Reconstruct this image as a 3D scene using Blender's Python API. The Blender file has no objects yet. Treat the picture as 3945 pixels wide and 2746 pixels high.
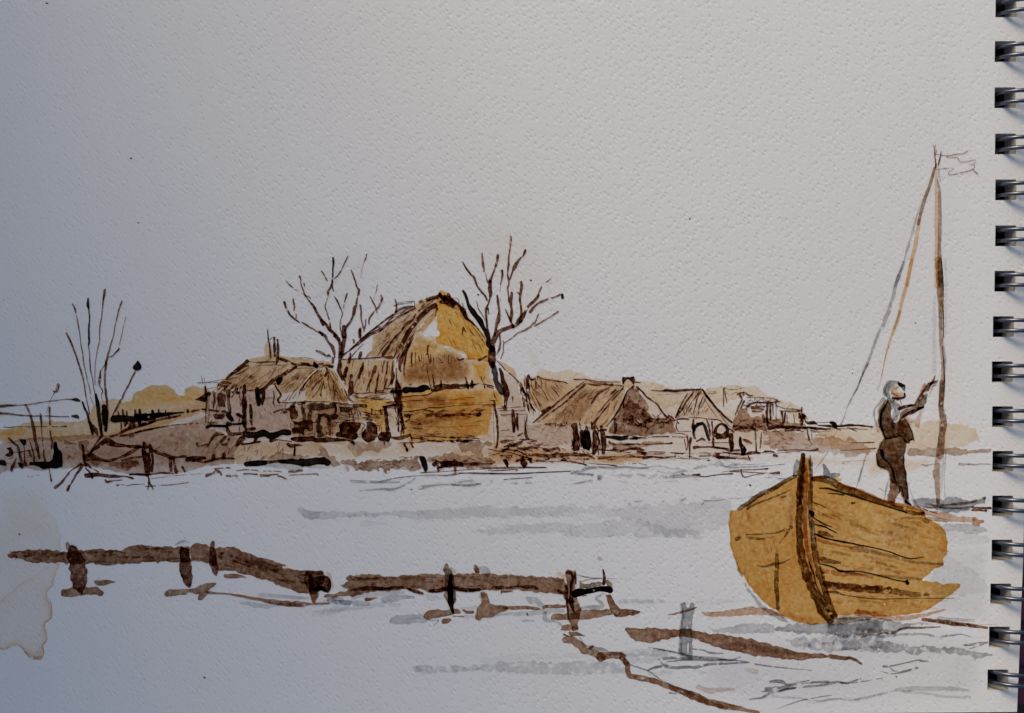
import bpy, math, random
import numpy as np
from mathutils import Vector
from mathutils.geometry import delaunay_2d_cdt

random.seed(7)
rng = np.random.RandomState(7)
scene = bpy.context.scene

# ------------------------------------------------------------------ camera
PXW, PXH = 3945.0, 2746.0          # frame of the photograph in its own pixels
PAGE_W = 0.283                     # metres of paper across the frame
KPX = PAGE_W / PXW
CAM_H = 0.30
cam_d = bpy.data.cameras.new('camera')
cam = bpy.data.objects.new('camera', cam_d)
scene.collection.objects.link(cam)
cam.location = (0, 0, CAM_H)
cam_d.sensor_fit = 'HORIZONTAL'
cam_d.angle = 2 * math.atan(PAGE_W / 2 / CAM_H)
cam_d.clip_start = 0.01
cam_d.clip_end = 50
scene.camera = cam

# ------------------------------------------------------------------ light
SUN_EL, SUN_AZ = math.radians(38), math.radians(-25)      # azimuth measured from +Y towards +X
world = bpy.data.worlds.new('World')
scene.world = world
world.use_nodes = True
wn = world.node_tree.nodes
bg = wn['Background']
sky = wn.new('ShaderNodeTexSky')
sky.sky_type = 'NISHITA'
sky.sun_disc = False
sky.sun_elevation = SUN_EL
sky.sun_rotation = SUN_AZ
sky.air_density, sky.dust_density, sky.ozone_density = 1.0, 3.6, 1.5      # a hazy bright sky
world.node_tree.links.new(sky.outputs[0], bg.inputs[0])
bg.inputs[1].default_value = 0.10
sun_d = bpy.data.lights.new('sun', 'SUN')
sun_d.energy = 1.6
sun_d.angle = math.radians(18)
sun_d.color = (1.0, 0.78, 0.51)
sun = bpy.data.objects.new('sun', sun_d)
scene.collection.objects.link(sun)
sv = Vector((math.sin(SUN_AZ) * math.cos(SUN_EL), math.cos(SUN_AZ) * math.cos(SUN_EL), math.sin(SUN_EL)))
sun.rotation_euler = sv.to_track_quat('Z', 'Y').to_euler()
sun.location = sv * 2
scene.view_settings.view_transform = 'Standard'
scene.view_settings.look = 'None'
scene.view_settings.gamma = 1
scene.view_settings.exposure = 0.11
scene.cycles.transparent_max_bounces = 48

# ------------------------------------------------------------------ page surface
def surf(x, y):
    """height of the slightly buckled paper (metres)"""
    return (-0.32 * x * x + 0.00075 * math.sin(38 * x + 9 * y + 0.6) + 0.0006 * math.sin(21 * y - 15 * x + 1.1))

def P(px, py, lift=0.0):
    X = (px - PXW / 2) * KPX
    Y = (PXH / 2 - py) * KPX
    z = 0.0
    for _ in range(4):
        f = (CAM_H - z) / CAM_H
        z = surf(X * f, Y * f)
    f = (CAM_H - z) / CAM_H
    return (X * f, Y * f, z + lift)

# ------------------------------------------------------------------ materials
def nodes_of(name):
    m = bpy.data.materials.new(name)
    m.use_nodes = True
    nt = m.node_tree
    for n in list(nt.nodes):
        nt.nodes.remove(n)
    out = nt.nodes.new('ShaderNodeOutputMaterial')
    return m, nt, out

def math_node(nt, op, a, b=None, c=None):
    n = nt.nodes.new('ShaderNodeMath')
    n.operation = op
    for i, v in enumerate((a, b, c)):
        if v is None:
            continue
        if isinstance(v, (int, float)):
            n.inputs[i].default_value = v
        else:
            nt.links.new(v, n.inputs[i])
    return n.outputs[0]

def smooth(nt, v, a, b):
    n = nt.nodes.new('ShaderNodeMapRange')
    n.interpolation_type = 'SMOOTHSTEP'
    nt.links.new(v, n.inputs[0])
    n.inputs[1].default_value = a
    n.inputs[2].default_value = b
    return n.outputs[0]

def noise(nt, vec, scale, detail=2.0, rough=0.5, dist=0.0):
    n = nt.nodes.new('ShaderNodeTexNoise')
    nt.links.new(vec, n.inputs['Vector'])
    n.inputs['Scale'].default_value = scale
    n.inputs['Detail'].default_value = detail
    n.inputs['Roughness'].default_value = rough
    n.inputs['Distortion'].default_value = dist
    return n.outputs[0]

def paper_height(nt):
    """tooth of cold pressed paper: slanting rows of felt dimples plus fibre"""
    geo = nt.nodes.new('ShaderNodeNewGeometry')
    pos = geo.outputs['Position']
    rt = nt.nodes.new('ShaderNodeVectorRotate')
    rt.rotation_type = 'Z_AXIS'
    rt.inputs['Angle'].default_value = math.radians(52)
    nt.links.new(pos, rt.inputs['Vector'])
    mp = nt.nodes.new('ShaderNodeMapping')
    nt.links.new(rt.outputs[0], mp.inputs['Vector'])
    mp.inputs['Scale'].default_value = (0.60, 1.0, 0.02)
    v = nt.nodes.new('ShaderNodeTexVoronoi')
    v.feature = 'F1'
    nt.links.new(mp.outputs[0], v.inputs['Vector'])
    v.inputs['Scale'].default_value = 900
    v.inputs['Randomness'].default_value = 0.5
    felt = smooth(nt, v.outputs['Distance'], 0.0, 0.48)
    n1 = noise(nt, mp.outputs[0], 1300, 3, 0.6, 0.2)
    h = math_node(nt, 'MULTIPLY_ADD', felt, 0.5, math_node(nt, 'MULTIPLY', n1, 0.55))
    return h, pos

def make_paper():
    m, nt, out = nodes_of('cold_pressed_paper')
    h, pos = paper_height(nt)
    bs = nt.nodes.new('ShaderNodeBsdfPrincipled')
    tone = nt.nodes.new('ShaderNodeMix')
    tone.data_type = 'RGBA'
    nt.links.new(noise(nt, pos, 14, 3), tone.inputs[0])
    tone.inputs[6].default_value = (0.745, 0.775, 0.788, 1)
    tone.inputs[7].default_value = (0.775, 0.80, 0.800, 1)
    nt.links.new(tone.outputs[2], bs.inputs['Base Color'])
    bs.inputs['Roughness'].default_value = 0.9
    bs.inputs['Specular IOR Level'].default_value = 0.2
    bp = nt.nodes.new('ShaderNodeBump')
    bp.inputs['Strength'].default_value = 1.0
    bp.inputs['Distance'].default_value = 0.00022
    nt.links.new(h, bp.inputs['Height'])
    nt.links.new(bp.outputs[0], bs.inputs['Normal'])
    nt.links.new(bs.outputs[0], out.inputs[0])
    return m

def make_pigment(name, col, gran=0.5):
    """a film of transparent watercolour or ink: light goes through it to the paper and back (Beer-Lambert),
    'dens' is how much pigment the brush left, 'dry' how much of a dry brush it was"""
    m, nt, out = nodes_of(name)
    geo = nt.nodes.new('ShaderNodeNewGeometry')
    pos = geo.outputs['Position']
    at = nt.nodes.new('ShaderNodeAttribute')
    at.attribute_name = 'dens'
    ad = nt.nodes.new('ShaderNodeAttribute')
    ad.attribute_name = 'dry'
    g1 = noise(nt, pos, 800, 4, 0.75)
    g = math_node(nt, 'MULTIPLY_ADD', math_node(nt, 'SUBTRACT', g1, 0.5), gran * 4.5, 1.0)
    # a dry brush only catches the tops of the paper's tooth
    thr = math_node(nt, 'MULTIPLY_ADD', ad.outputs['Fac'], 0.34, 0.26)
    g2 = noise(nt, pos, 430, 1, 0.5, 0.3)
    cover = smooth(nt, math_node(nt, 'SUBTRACT', math_node(nt, 'MULTIPLY_ADD', g2, 0.7, math_node(nt, 'MULTIPLY', g1, 0.3)), thr), 0.0, 0.10)
    wet = math_node(nt, 'LESS_THAN', ad.outputs['Fac'], 0.02)
    cover = math_node(nt, 'MAXIMUM', cover, wet)
    d = math_node(nt, 'MULTIPLY', math_node(nt, 'MULTIPLY', at.outputs['Fac'], g), cover)
    d = math_node(nt, 'MAXIMUM', math_node(nt, 'MULTIPLY', d, 0.5), 0.0)
    cc = nt.nodes.new('ShaderNodeCombineColor')
    for i in range(3):
        nt.links.new(math_node(nt, 'POWER', col[i], d), cc.inputs[i])
    tr = nt.nodes.new('ShaderNodeBsdfTransparent')
    nt.links.new(cc.outputs[0], tr.inputs[0])
    nt.links.new(tr.outputs[0], out.inputs[0])
    return m

MAT = {
    'K': make_pigment('black_ink', (0.012, 0.008, 0.007), 0.15),
    'B': make_pigment('sepia_ink', (0.15, 0.058, 0.034), 0.85),
    'N': make_pigment('walnut_brown_wash', (0.32, 0.178, 0.108), 0.6),
    'T': make_pigment('tan_wash', (0.79, 0.545, 0.30), 0.5),
    'O': make_pigment('ochre_wash', (0.95, 0.585, 0.15), 0.5),
    'C': make_pigment('raw_sienna_wash', (0.73, 0.40, 0.115), 0.45),
    'M': make_pigment('mauve_wash', (0.61, 0.445, 0.36), 0.5),
    'G': make_pigment('grey_wash', (0.43, 0.43, 0.445), 0.5),
    'P': make_pigment('peach_wash', (0.86, 0.65, 0.46), 0.3),
    'D': make_pigment('umber_grey_wash', (0.205, 0.145, 0.098), 0.75),
    'R': make_pigment('rust_wash', (0.60, 0.355, 0.22), 0.6),
}
PAPER = make_paper()

# ------------------------------------------------------------------ scene objects
def tag(o, label=None, cat=None, group=None, kind=None):
    if label: o['label'] = label
    if cat: o['category'] = cat
    if group: o['group'] = group
    if kind: o['kind'] = kind
    return o

def link(o, parent=None):
    scene.collection.objects.link(o)
    if parent is not None:
        o.parent = parent
    return o

REG = {'A': (0, 1080, 800 / 2283), 'B': (0, 1450, 600 / 2040), 'C': (500, 1450, 800 / 2296), 'D': (740, 1230, 660 / 2293),
       'E': (1030, 930, 530 / 2289), 'F': (1000, 1480, 600 / 2283), 'G': (1300, 1080, 700 / 2283), 'H': (1450, 1400, 650 / 2258),
       'I': (1740, 880, 500 / 1453), 'J': (1880, 1370, 600 / 1957), 'K': (2300, 1400, 600 / 2084), 'L': (2750, 1400, 700 / 2296),
       'M': (2750, 1700, 1000 / 2159), 'N': (3330, 1420, 400 / 1141), 'O': (3200, 540, 600 / 1712), 'P': (3150, 1000, 650 / 1855),
       'Q': (3000, 1700, 500 / 2283), 'R': (0, 2040, 700 / 2151), 'S': (600, 2040, 750 / 2296), 'T': (1250, 2120, 700 / 2296),
       'U': (1900, 2120, 700 / 2296), 'V': (1500, 2300, 1200 / 2296), 'W': (2350, 2280, 1050 / 2296), 'X': (3000, 2240, 850 / 2296),
       'Y': (1100, 1780, 1400 / 2296), 'Z': (2200, 1720, 800 / 2296), '.': (0, 0, 1.0)}

def parse(reg, txt):
    """'x,y[,w] ...' in the sheet's sketch coordinates -> list of (x, y, w) in paper pixels; 'A:' switches the patch"""
    out = []
    for tok in txt.split():
        if tok.endswith(':'):
            reg = tok[:-1]
            continue
        x0, y0, s_ = REG[reg]
        v = [float(t) for t in tok.split(',')]
        out.append((x0 + v[0] * s_, y0 + v[1] * s_, (v[2] if len(v) > 2 else 10) * s_))
    return out

LAYER = [0]
def next_lift():
    LAYER[0] += 1
    return 0.000025 + (LAYER[0] % 160) * 1.1e-6

class Part:
    def __init__(self, name, parent, origin):
        self.name, self.parent, self.origin = name, parent, origin
        self.v, self.f, self.dens, self.dry, self.mi, self.mats = [], [], [], [], [], []
    def add(self, pts, faces, dens, dry, pig, lift):
        b = len(self.v)
        ox, oy, oz = self.origin
        for (x, y) in pts:
            q = P(x, y, lift)
            self.v.append((q[0] - ox, q[1] - oy, q[2] - oz))
        self.dens += list(dens)
        self.dry += list(dry)
        if pig not in self.mats:
            self.mats.append(pig)
        k = self.mats.index(pig)
        for f in faces:
            self.f.append([b + i for i in f])
            self.mi.append(k)
    def build(self):
        if not self.v:
            return None
        me = bpy.data.meshes.new(self.name)
        me.from_pydata(self.v, [], self.f)
        for p in self.mats:
            me.materials.append(MAT[p])
        me.polygons.foreach_set('material_index', self.mi)
        for nm, dat in (('dens', self.dens), ('dry', self.dry)):
            a = me.attributes.new(nm, 'FLOAT', 'POINT')
            a.data.foreach_set('value', dat)
        me.update()
        o = bpy.data.objects.new(self.name, me)
        link(o, self.parent)
        if self.parent is None:
            o.location = self.origin
        return o

CUR = {'root': None, 'part': None, 'origin': (0, 0, 0), 'prefix': None}
def flush():
    o = CUR['part'].build() if CUR['part'] else None
    CUR['part'] = None
    return o

def thing(name, label, cat, base, group=None):
    flush()
    e = bpy.data.objects.new(name, None)
    e.empty_display_size = 0.004
    org = P(base[0], base[1], 0.00002)
    e.location = org
    link(e)
    tag(e, label, cat, group)
    CUR.update(root=e, origin=org)
    return e

def part(name):
    flush()
    CUR['part'] = Part(name, CUR['root'], CUR['origin'])

def sub(name):
    """a piece of the part just built"""
    o = flush()
    CUR['part'] = Part(name, o, CUR['origin'])
    return o

def single(name, label, cat, base=None, group=None, kind=None):
    """a thing that is one mesh; returns a function that closes it"""
    flush()
    org = P(base[0], base[1], 0.00002) if base else (0, 0, 0)
    CUR.update(root=None, origin=org)
    CUR['part'] = Part(name, None, org)
    def close():
        o = flush()
        tag(o, label, cat, group, kind)
        return o
    return close

# ------------------------------------------------------------------ brush work
def wobble(n, amp, smooth_n=3):
    a = rng.normal(0, 1, n + 8)
    ker = np.ones(smooth_n) / smooth_n
    b = np.convolve(a, ker, 'same')[4:4 + n] * math.sqrt(smooth_n)
    c = np.convolve(rng.normal(0, 1, n + 30), np.ones(11) / 11, 'same')[15:15 + n] * 3.0
    return amp * (0.6 * b + 0.5 * c)

def inside(px, py, poly):
    n = len(poly)
    res = np.zeros(len(px), bool)
    j = n - 1
    for i in range(n):
        xi, yi = poly[i]
        xj, yj = poly[j]
        if yi != yj:
            c = ((yi > py) != (yj > py)) & (px < (xj - xi) * (py - yi) / (yj - yi) + xi)
            res ^= c
        j = i
    return res

def seg_dist(px, py, poly):
    q = np.array(poly)
    r = np.roll(q, -1, 0)
    d = np.full(len(px), 1e9)
    for (x1, y1), (x2, y2) in zip(q, r):
        dx, dy = x2 - x1, y2 - y1
        L = dx * dx + dy * dy + 1e-9
        t = np.clip(((px - x1) * dx + (py - y1) * dy) / L, 0, 1)
        d = np.minimum(d, np.hypot(px - x1 - t * dx, py - y1 - t * dy))
    return d

def ragged(poly, step, amp):
    n = len(poly)
    pts = []
    for i in range(n):
        x1, y1 = poly[i]
        x2, y2 = poly[(i + 1) % n]
        L = math.hypot(x2 - x1, y2 - y1)
        k = max(1, int(L / step))
        for t in range(k):
            pts.append((x1 + (x2 - x1) * t / k, y1 + (y2 - y1) * t / k))
    # round the corners a little
    for _ in range(2):
        m = len(pts)
        pts = [((pts[i - 1][0] + 2 * pts[i][0] + pts[(i + 1) % m][0]) / 4, (pts[i - 1][1] + 2 * pts[i][1] + pts[(i + 1) % m][1]) / 4) for i in range(m)]
    m = len(pts)
    wv = wobble(m, amp)
    out = []
    for i in range(m):
        tx = pts[(i + 1) % m][0] - pts[i - 1][0]
        ty = pts[(i + 1) % m][1] - pts[i - 1][1]
        L = math.hypot(tx, ty) + 1e-6
        out.append((pts[i][0] - ty / L * wv[i], pts[i][1] + tx / L * wv[i]))
    return out

def w(reg, txt, pig, d=1.0, edge=0.35, ew=7, rough=3.2, soft=0, dry=0.0, holes='', fade=None, blot=0.25, grid=None):
    """a wash: an area flooded with the brush; pigment gathers at its rim"""
    poly = [(a, b) for a, b, _ in parse(reg, txt)]
    q = np.array(poly)
    w0, h0 = q.max(0) - q.min(0)
    size = max(10.0, min(w0, h0))
    step = 5 if size < 250 else (8 if size < 700 else 26)
    if size < 45: step = 4.5
    poly = ragged(poly, step, min(rough, size * 0.09))
    hl = [ragged([(a, b) for a, b, _ in parse(reg, t)], 5, 1.2) for t in holes.split('|') if t.strip()]
    g = grid or (9 if size < 120 else 13 if size < 300 else 20 if size < 700 else 48)
    q = np.array(poly)
    (xa, ya), (xb, yb) = q.min(0), q.max(0)
    gx, gy = np.meshgrid(np.arange(xa, xb, g), np.arange(ya, yb, g))
    gx = gx.ravel() + rng.uniform(-.3, .3, gx.size) * g
    gy = gy.ravel() + rng.uniform(-.3, .3, gy.size) * g
    loops = [poly] + hl
    if len(gx):
        ok = inside(gx, gy, poly)
        for hp in hl:
            ok &= ~inside(gx, gy, hp)
        gx, gy = gx[ok], gy[ok]
    if len(gx):
        dd = np.min([seg_dist(gx, gy, lp) for lp in loops], 0)
        # a ring of points just inside the rim carries the pigment edge
        ok = dd > g * 0.35
        gx, gy = gx[ok], gy[ok]
    ring_x, ring_y = [], []
    if not soft and edge:
        for lp in loops:
            m = len(lp)
            for i in range(m):
                tx = lp[(i + 1) % m][0] - lp[i - 1][0]
                ty = lp[(i + 1) % m][1] - lp[i - 1][1]
                L = math.hypot(tx, ty) + 1e-6
                for sgn in (1, -1):
                    ring_x.append(lp[i][0] - sgn * ty / L * ew * .5)
                    ring_y.append(lp[i][1] + sgn * tx / L * ew * .5)
        rx, ry = np.array(ring_x), np.array(ring_y)
        ok = inside(rx, ry, poly)
        for hp in hl:
            ok &= ~inside(rx, ry, hp)
        rx, ry = rx[ok], ry[ok]
        if len(rx):
            dr = np.min([seg_dist(rx, ry, lp) for lp in loops], 0)
            ok = dr > ew * 0.3
            gx, gy = np.concatenate([gx, rx[ok]]), np.concatenate([gy, ry[ok]])
    vs = [Vector((float(a), float(b))) for lp in loops for a, b in lp]
    edges = []
    b0 = 0
    for lp in loops:
        m = len(lp)
        edges += [(b0 + i, b0 + (i + 1) % m) for i in range(m)]
        b0 += m
    vs += [Vector((float(a), float(b))) for a, b in zip(gx, gy)]
    ov, oe, of, *_ = delaunay_2d_cdt(vs, edges, [], 0, 0.05)
    X = np.array([v[0] for v in ov])
    Y = np.array([v[1] for v in ov])
    F = np.array(of)
    cx, cy = X[F].mean(1), Y[F].mean(1)
    keep = inside(cx, cy, poly)
    for hp in hl:
        keep &= ~inside(cx, cy, hp)
    F = F[keep]
    dist = np.min([seg_dist(X, Y, lp) for lp in loops], 0)
    ph = rng.uniform(0, 6.28, 6)
    lam = max(60.0, size * 0.8)
    bl = (np.sin(X / lam * 3.1 + Y / lam * 1.7 + ph[0]) + np.sin(Y / lam * 3.7 - X / lam * 1.9 + ph[1]) + np.sin(X / lam * 6.3 + ph[2]) * np.sin(Y / lam * 5.9 + ph[3])) / 3
    dens = d * (1 + blot * bl)
    if soft:
        t = np.clip(dist / soft, 0, 1)
        dens = dens * t * t * (3 - 2 * t)
    elif edge:
        dens = dens * (1 + edge * np.exp(-dist / ew * 1.6))
    if fade:
        axis, a, b = fade
        t = np.clip(((Y if axis == 'y' else X) - a) / (b - a), 0, 1)
        dens = dens * t
    dr = np.full(len(X), float(dry))
    CUR['part'].add(list(zip(X, Y)), F.tolist(), dens.tolist(), dr.tolist(), pig, next_lift())

BREAK = {'B': .16, 'N': .08, 'D': .14, 'G': .18, 'R': .08, 'K': .03, 'P': .05}
def s(reg, txt, pig='B', d=1.0, dry=0.0, jag=0.2):
    """strokes of pen or brush, ';' between strokes; each point carries its width"""
    dry = max(dry, BREAK.get(pig, 0.0))
    for one in txt.split(';'):
        if not one.strip():
            continue
        raw = parse(reg, one)
        if len(raw) == 1:
            x, y, wd = raw[0]
            raw = [(x - wd * .3, y - wd * .2, wd * .8), (x, y, wd), (x + wd * .3, y + wd * .2, wd * .8)]
        p = [np.array(r) for r in raw]
        if len(p) == 2:
            p = [p[0], (p[0] + p[1]) / 2 + np.array([rng.uniform(-1, 1), rng.uniform(-1, 1), 0]), p[1]]
        p = [2 * p[0] - p[1]] + p + [2 * p[-1] - p[-2]]
        line = []
        for i in range(1, len(p) - 2):
            a, b, c, e = p[i - 1], p[i], p[i + 1], p[i + 2]
            L = np.hypot(*(c - b)[:2])
            k = max(2, int(L / max(3.2, min(6.0, 0.5 * max(b[2], c[2])))))
            for t in np.arange(k) / k:
                q = 0.5 * (2 * b + (c - a) * t + (2 * a - 5 * b + 4 * c - e) * t * t + (3 * b - a - 3 * c + e) * t ** 3)
                q[2] = b[2] + (c[2] - b[2]) * t
                line.append(q)
        line.append(p[-2])
        # rounded ends
        def cap(end, nxt):
            dv = end[:2] - nxt[:2]
            dv = dv / (np.hypot(*dv) + 1e-6)
            r = end[2] * 0.5
            return [np.array([*(end[:2] + dv * r * t), end[2] * math.sqrt(max(0.02, 1 - t * t))]) for t in (0.95, 0.6)]
        line = cap(line[0], line[1]) + line + cap(line[-1], line[-2])[::-1]
        n = len(line)
        A = np.array(line)
        wl = np.clip(wobble(n, jag), -.45, .5)
        wr = np.clip(wobble(n, jag), -.45, .5)
        dv = 1 + np.clip(wobble(n, 0.14, 5), -.45, .45)
        T = np.gradient(A[:, :2], axis=0)
        T /= (np.hypot(T[:, 0], T[:, 1])[:, None] + 1e-6)
        N = np.stack([-T[:, 1], T[:, 0]], 1)
        half = np.maximum(A[:, 2] * 0.5, 0.7)
        cols = (-1, -.55, 0, .55, 1)
        edge = (1.12, 1.0, .9, 1.0, 1.12)
        pts, dens = [], []
        for i in range(n):
            for c_, e_ in zip(cols, edge):
                o = half[i] * c_ * (1 + (wl[i] if c_ < 0 else wr[i]))
                pts.append((A[i, 0] + N[i, 0] * o, A[i, 1] + N[i, 1] * o))
                dens.append(d * e_ * dv[i])
        faces = []
        for i in range(n - 1):
            for c_ in range(4):
                a = i * 5 + c_
                faces.append((a, a + 1, a + 6, a + 5))
        CUR['part'].add(pts, faces, dens, [dry] * len(pts), pig, next_lift())

def hatch(reg, txt, n, ang, length, wd, pig='B', d=.8, dry=.35, spread=12, bend=.08):
    """loose pen hatching scattered inside an outline of the sketch"""
    x0, y0, k = REG[reg]
    poly = [(a, b) for a, b, _ in parse(reg, txt)]
    q = np.array(poly)
    (xa, ya), (xb, yb) = q.min(0), q.max(0)
    L, W = length * k, wd * k
    made = tries = 0
    out = []
    while made < n and tries < n * 30:
        tries += 1
        x, y = rng.uniform(xa, xb), rng.uniform(ya, yb)
        if not inside(np.array([x]), np.array([y]), poly)[0]:
            continue
        a = math.radians(ang + rng.normal(0, spread))
        l = L * rng.uniform(.5, 1.3)
        dx, dy = math.cos(a) * l / 2, math.sin(a) * l / 2
        b = rng.normal(0, bend) * l
        if not inside(np.array([x - dx, x + dx]), np.array([y - dy, y + dy]), poly).any():
            continue
        ww = W * rng.uniform(.6, 1.4)
        out.append(f"{x - dx:.1f},{y - dy:.1f},{ww * .8:.1f} {x - dy / l * b:.1f},{y + dx / l * b:.1f},{ww:.1f} {x + dx:.1f},{y + dy:.1f},{ww * .6:.1f}")
        made += 1
    for t in out:
        s('.', t, pig, d * rng.uniform(.65, 1.2), dry=dry)
# ------------------------------------------------------------------ desk, sketchbook and its wire
def pbr(name, col, rough=0.6, metal=0.0, spec=0.5, bump=None, mix=None, scale=30):
    m, nt, out = nodes_of(name)
    bs = nt.nodes.new('ShaderNodeBsdfPrincipled')
    bs.inputs['Base Color'].default_value = (*col, 1)
    bs.inputs['Roughness'].default_value = rough
    bs.inputs['Metallic'].default_value = metal
    bs.inputs['Specular IOR Level'].default_value = spec
    geo = nt.nodes.new('ShaderNodeNewGeometry')
    nz = noise(nt, geo.outputs['Position'], scale, 4, 0.6)
    if mix:
        t = nt.nodes.new('ShaderNodeMix')
        t.data_type = 'RGBA'
        nt.links.new(nz, t.inputs[0])
        t.inputs[6].default_value = (*col, 1)
        t.inputs[7].default_value = (*mix, 1)
        nt.links.new(t.outputs[2], bs.inputs['Base Color'])
    if bump:
        b = nt.nodes.new('ShaderNodeBump')
        b.inputs['Strength'].default_value = 0.5
        b.inputs['Distance'].default_value = bump
        nt.links.new(nz, b.inputs['Height'])
        nt.links.new(b.outputs[0], bs.inputs['Normal'])
    nt.links.new(bs.outputs[0], out.inputs[0])
    return m

def page_edges():
    m, nt, out = nodes_of('cut_page_edges')
    bs = nt.nodes.new('ShaderNodeBsdfPrincipled')
    geo = nt.nodes.new('ShaderNodeNewGeometry')
    sp = nt.nodes.new('ShaderNodeSeparateXYZ')
    nt.links.new(geo.outputs['Position'], sp.inputs[0])
    st = math_node(nt, 'SINE', math_node(nt, 'MULTIPLY', sp.outputs['Z'], 2 * math.pi / 0.00042))
    k = smooth(nt, st, -1.0, -0.3)
    t = nt.nodes.new('ShaderNodeMix')
    t.data_type = 'RGBA'
    nt.links.new(k, t.inputs[0])
    t.inputs[6].default_value = (0.30, 0.28, 0.26, 1)
    t.inputs[7].default_value = (0.66, 0.64, 0.61, 1)
    nt.links.new(t.outputs[2], bs.inputs['Base Color'])
    bs.inputs['Roughness'].default_value = 0.9
    nt.links.new(bs.outputs[0], out.inputs[0])
    return m

EDGES = page_edges()
COVER = pbr('burgundy_cover_board', (0.050, 0.008, 0.024), 0.45, mix=(0.075, 0.012, 0.036), scale=60)
DESK = pbr('dark_desk_wood', (0.020, 0.010, 0.008), 0.5, mix=(0.032, 0.015, 0.011), scale=25)
WIRE = pbr('blue_black_wire', (0.11, 0.125, 0.16), 0.33, metal=1.0, mix=(0.15, 0.165, 0.20), scale=900)

HOLES = [(3835, -14), (3832, 158), (3831, 336), (3833, 514), (3834, 691), (3834, 868), (3831, 1043), (3825, 1218),
         (3821, 1392), (3822, 1565), (3823, 1737), (3822, 1909), (3820, 2079), (3815, 2248), (3810, 2414), (3804, 2579)]
HOLE_W, HOLE_H = 81, 80
HOLES = [(3836, -190)] + HOLES
OUTLINE = [(-160, -170), (3955, -170), (3954, 700), (3952, 1300), (3948, 1900), (3941, 2170), (3930, 2456), (3918, 2742.5), (3560, 2745.5), (3000, 2750), (2000, 2754), (-160, 2760)]

def slab(name, outline, holes, ztop, zbot, parent, m_top, m_side, grid=45, inset=0.0):
    poly = [P(a[0] + (b[0] - a[0]) * t / 24, a[1] + (b[1] - a[1]) * t / 24)[:2] for a, b in zip(outline, outline[1:] + outline[:1]) for t in range(24)]
    hl = [[P(*p)[:2] for p in h] for h in holes]
    q = np.array(poly)
    (xa, ya), (xb, yb) = q.min(0), q.max(0)
    g = grid * KPX
    gx, gy = np.meshgrid(np.arange(xa, xb, g), np.arange(ya, yb, g))
    gx, gy = gx.ravel(), gy.ravel()
    ok = inside(gx, gy, poly)
    for h in hl:
        ok &= ~inside(gx, gy, h)
    gx, gy = gx[ok], gy[ok]
    dd = np.min([seg_dist(gx, gy, lp) for lp in [poly] + hl], 0)
    gx, gy = gx[dd > g * .3], gy[dd > g * .3]
    S_ = 1000.0
    vs, ed, b0 = [], [], 0
    for lp in [poly] + hl:
        vs += [Vector((a * S_, b * S_)) for a, b in lp]
        ed += [(b0 + i, b0 + (i + 1) % len(lp)) for i in range(len(lp))]
        b0 += len(lp)
    vs += [Vector((float(a) * S_, float(b) * S_)) for a, b in zip(gx, gy)]
    ov, oe, of, *_ = delaunay_2d_cdt(vs, ed, [], 0, 1e-4)
    X = np.array([v[0] for v in ov]) / S_
    Y = np.array([v[1] for v in ov]) / S_
    F = np.array(of)
    cx, cy = X[F].mean(1), Y[F].mean(1)
    keep = inside(cx, cy, poly)
    for h in hl:
        keep &= ~inside(cx, cy, h)
    F = F[keep]
    n = len(X)
    V = [(X[i], Y[i], surf(X[i], Y[i]) + ztop) for i in range(n)] + [(X[i], Y[i], surf(X[i], Y[i]) + zbot) for i in range(n)]
    V += V                                             # the cut edges keep corners of their own, so the faces shade cleanly
    faces = [tuple(f) for f in F.tolist()] + [(f[0] + n, f[2] + n, f[1] + n) for f in F.tolist()]
    nt_ = len(F)
    cnt = set()
    for f in F.tolist():
        for a, b in ((f[0], f[1]), (f[1], f[2]), (f[2], f[0])):
            cnt.add((a, b))
    mi = [0] * (2 * nt_)
    m2 = 2 * n
    for (a, b) in sorted(cnt):
        if (b, a) not in cnt:
            faces.append((b + m2, a + m2, a + n + m2, b + n + m2))
            mi.append(1)
    me = bpy.data.meshes.new(name)
    me.from_pydata(V, [], faces)
    me.materials.append(m_top)
    me.materials.append(m_side)
    me.polygons.foreach_set('material_index', mi)
    sm = [i < nt_ for i in range(len(faces))]
    me.polygons.foreach_set('use_smooth', sm)
    me.update()
    return link(bpy.data.objects.new(name, me), parent)

def hole_loop(h, grow=0.0):
    x, y = h
    r = 5
    a, b, c, e = x - grow, y - grow, x + HOLE_W + grow, y + HOLE_H + grow
    return [(a + 1, b), (c - r, b), (c - 1, b + 1), (c, b + r), (c, e - 1), (a, e)]

book = tag(bpy.data.objects.new('sketchbook', None), 'white wire bound watercolour sketchbook lying open on a dark desk', 'sketchbook')
book.empty_display_size = 0.02
link(book)
hl = [hole_loop(h) for h in HOLES]
page = slab('page', OUTLINE, hl, 0.0, -0.00032, book, PAPER, EDGES, 42)
slab('page_stack', [(x - 1.5 if x > 0 else x, y) for x, y in OUTLINE], hl, -0.00036, -0.0072, book, PAPER, EDGES, 90)
cov_out = [(-190, -200), (4065, -200), (4062, 1300), (4056, 1900), (4040, 2300), (4022, 2744), (2000, 2790), (-190, 2800)]
slab('back_cover', cov_out, [hole_loop((h[0] + 0, h[1]), 6) for h in HOLES], -0.0074, -0.0090, book, COVER, COVER, 120)

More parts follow.
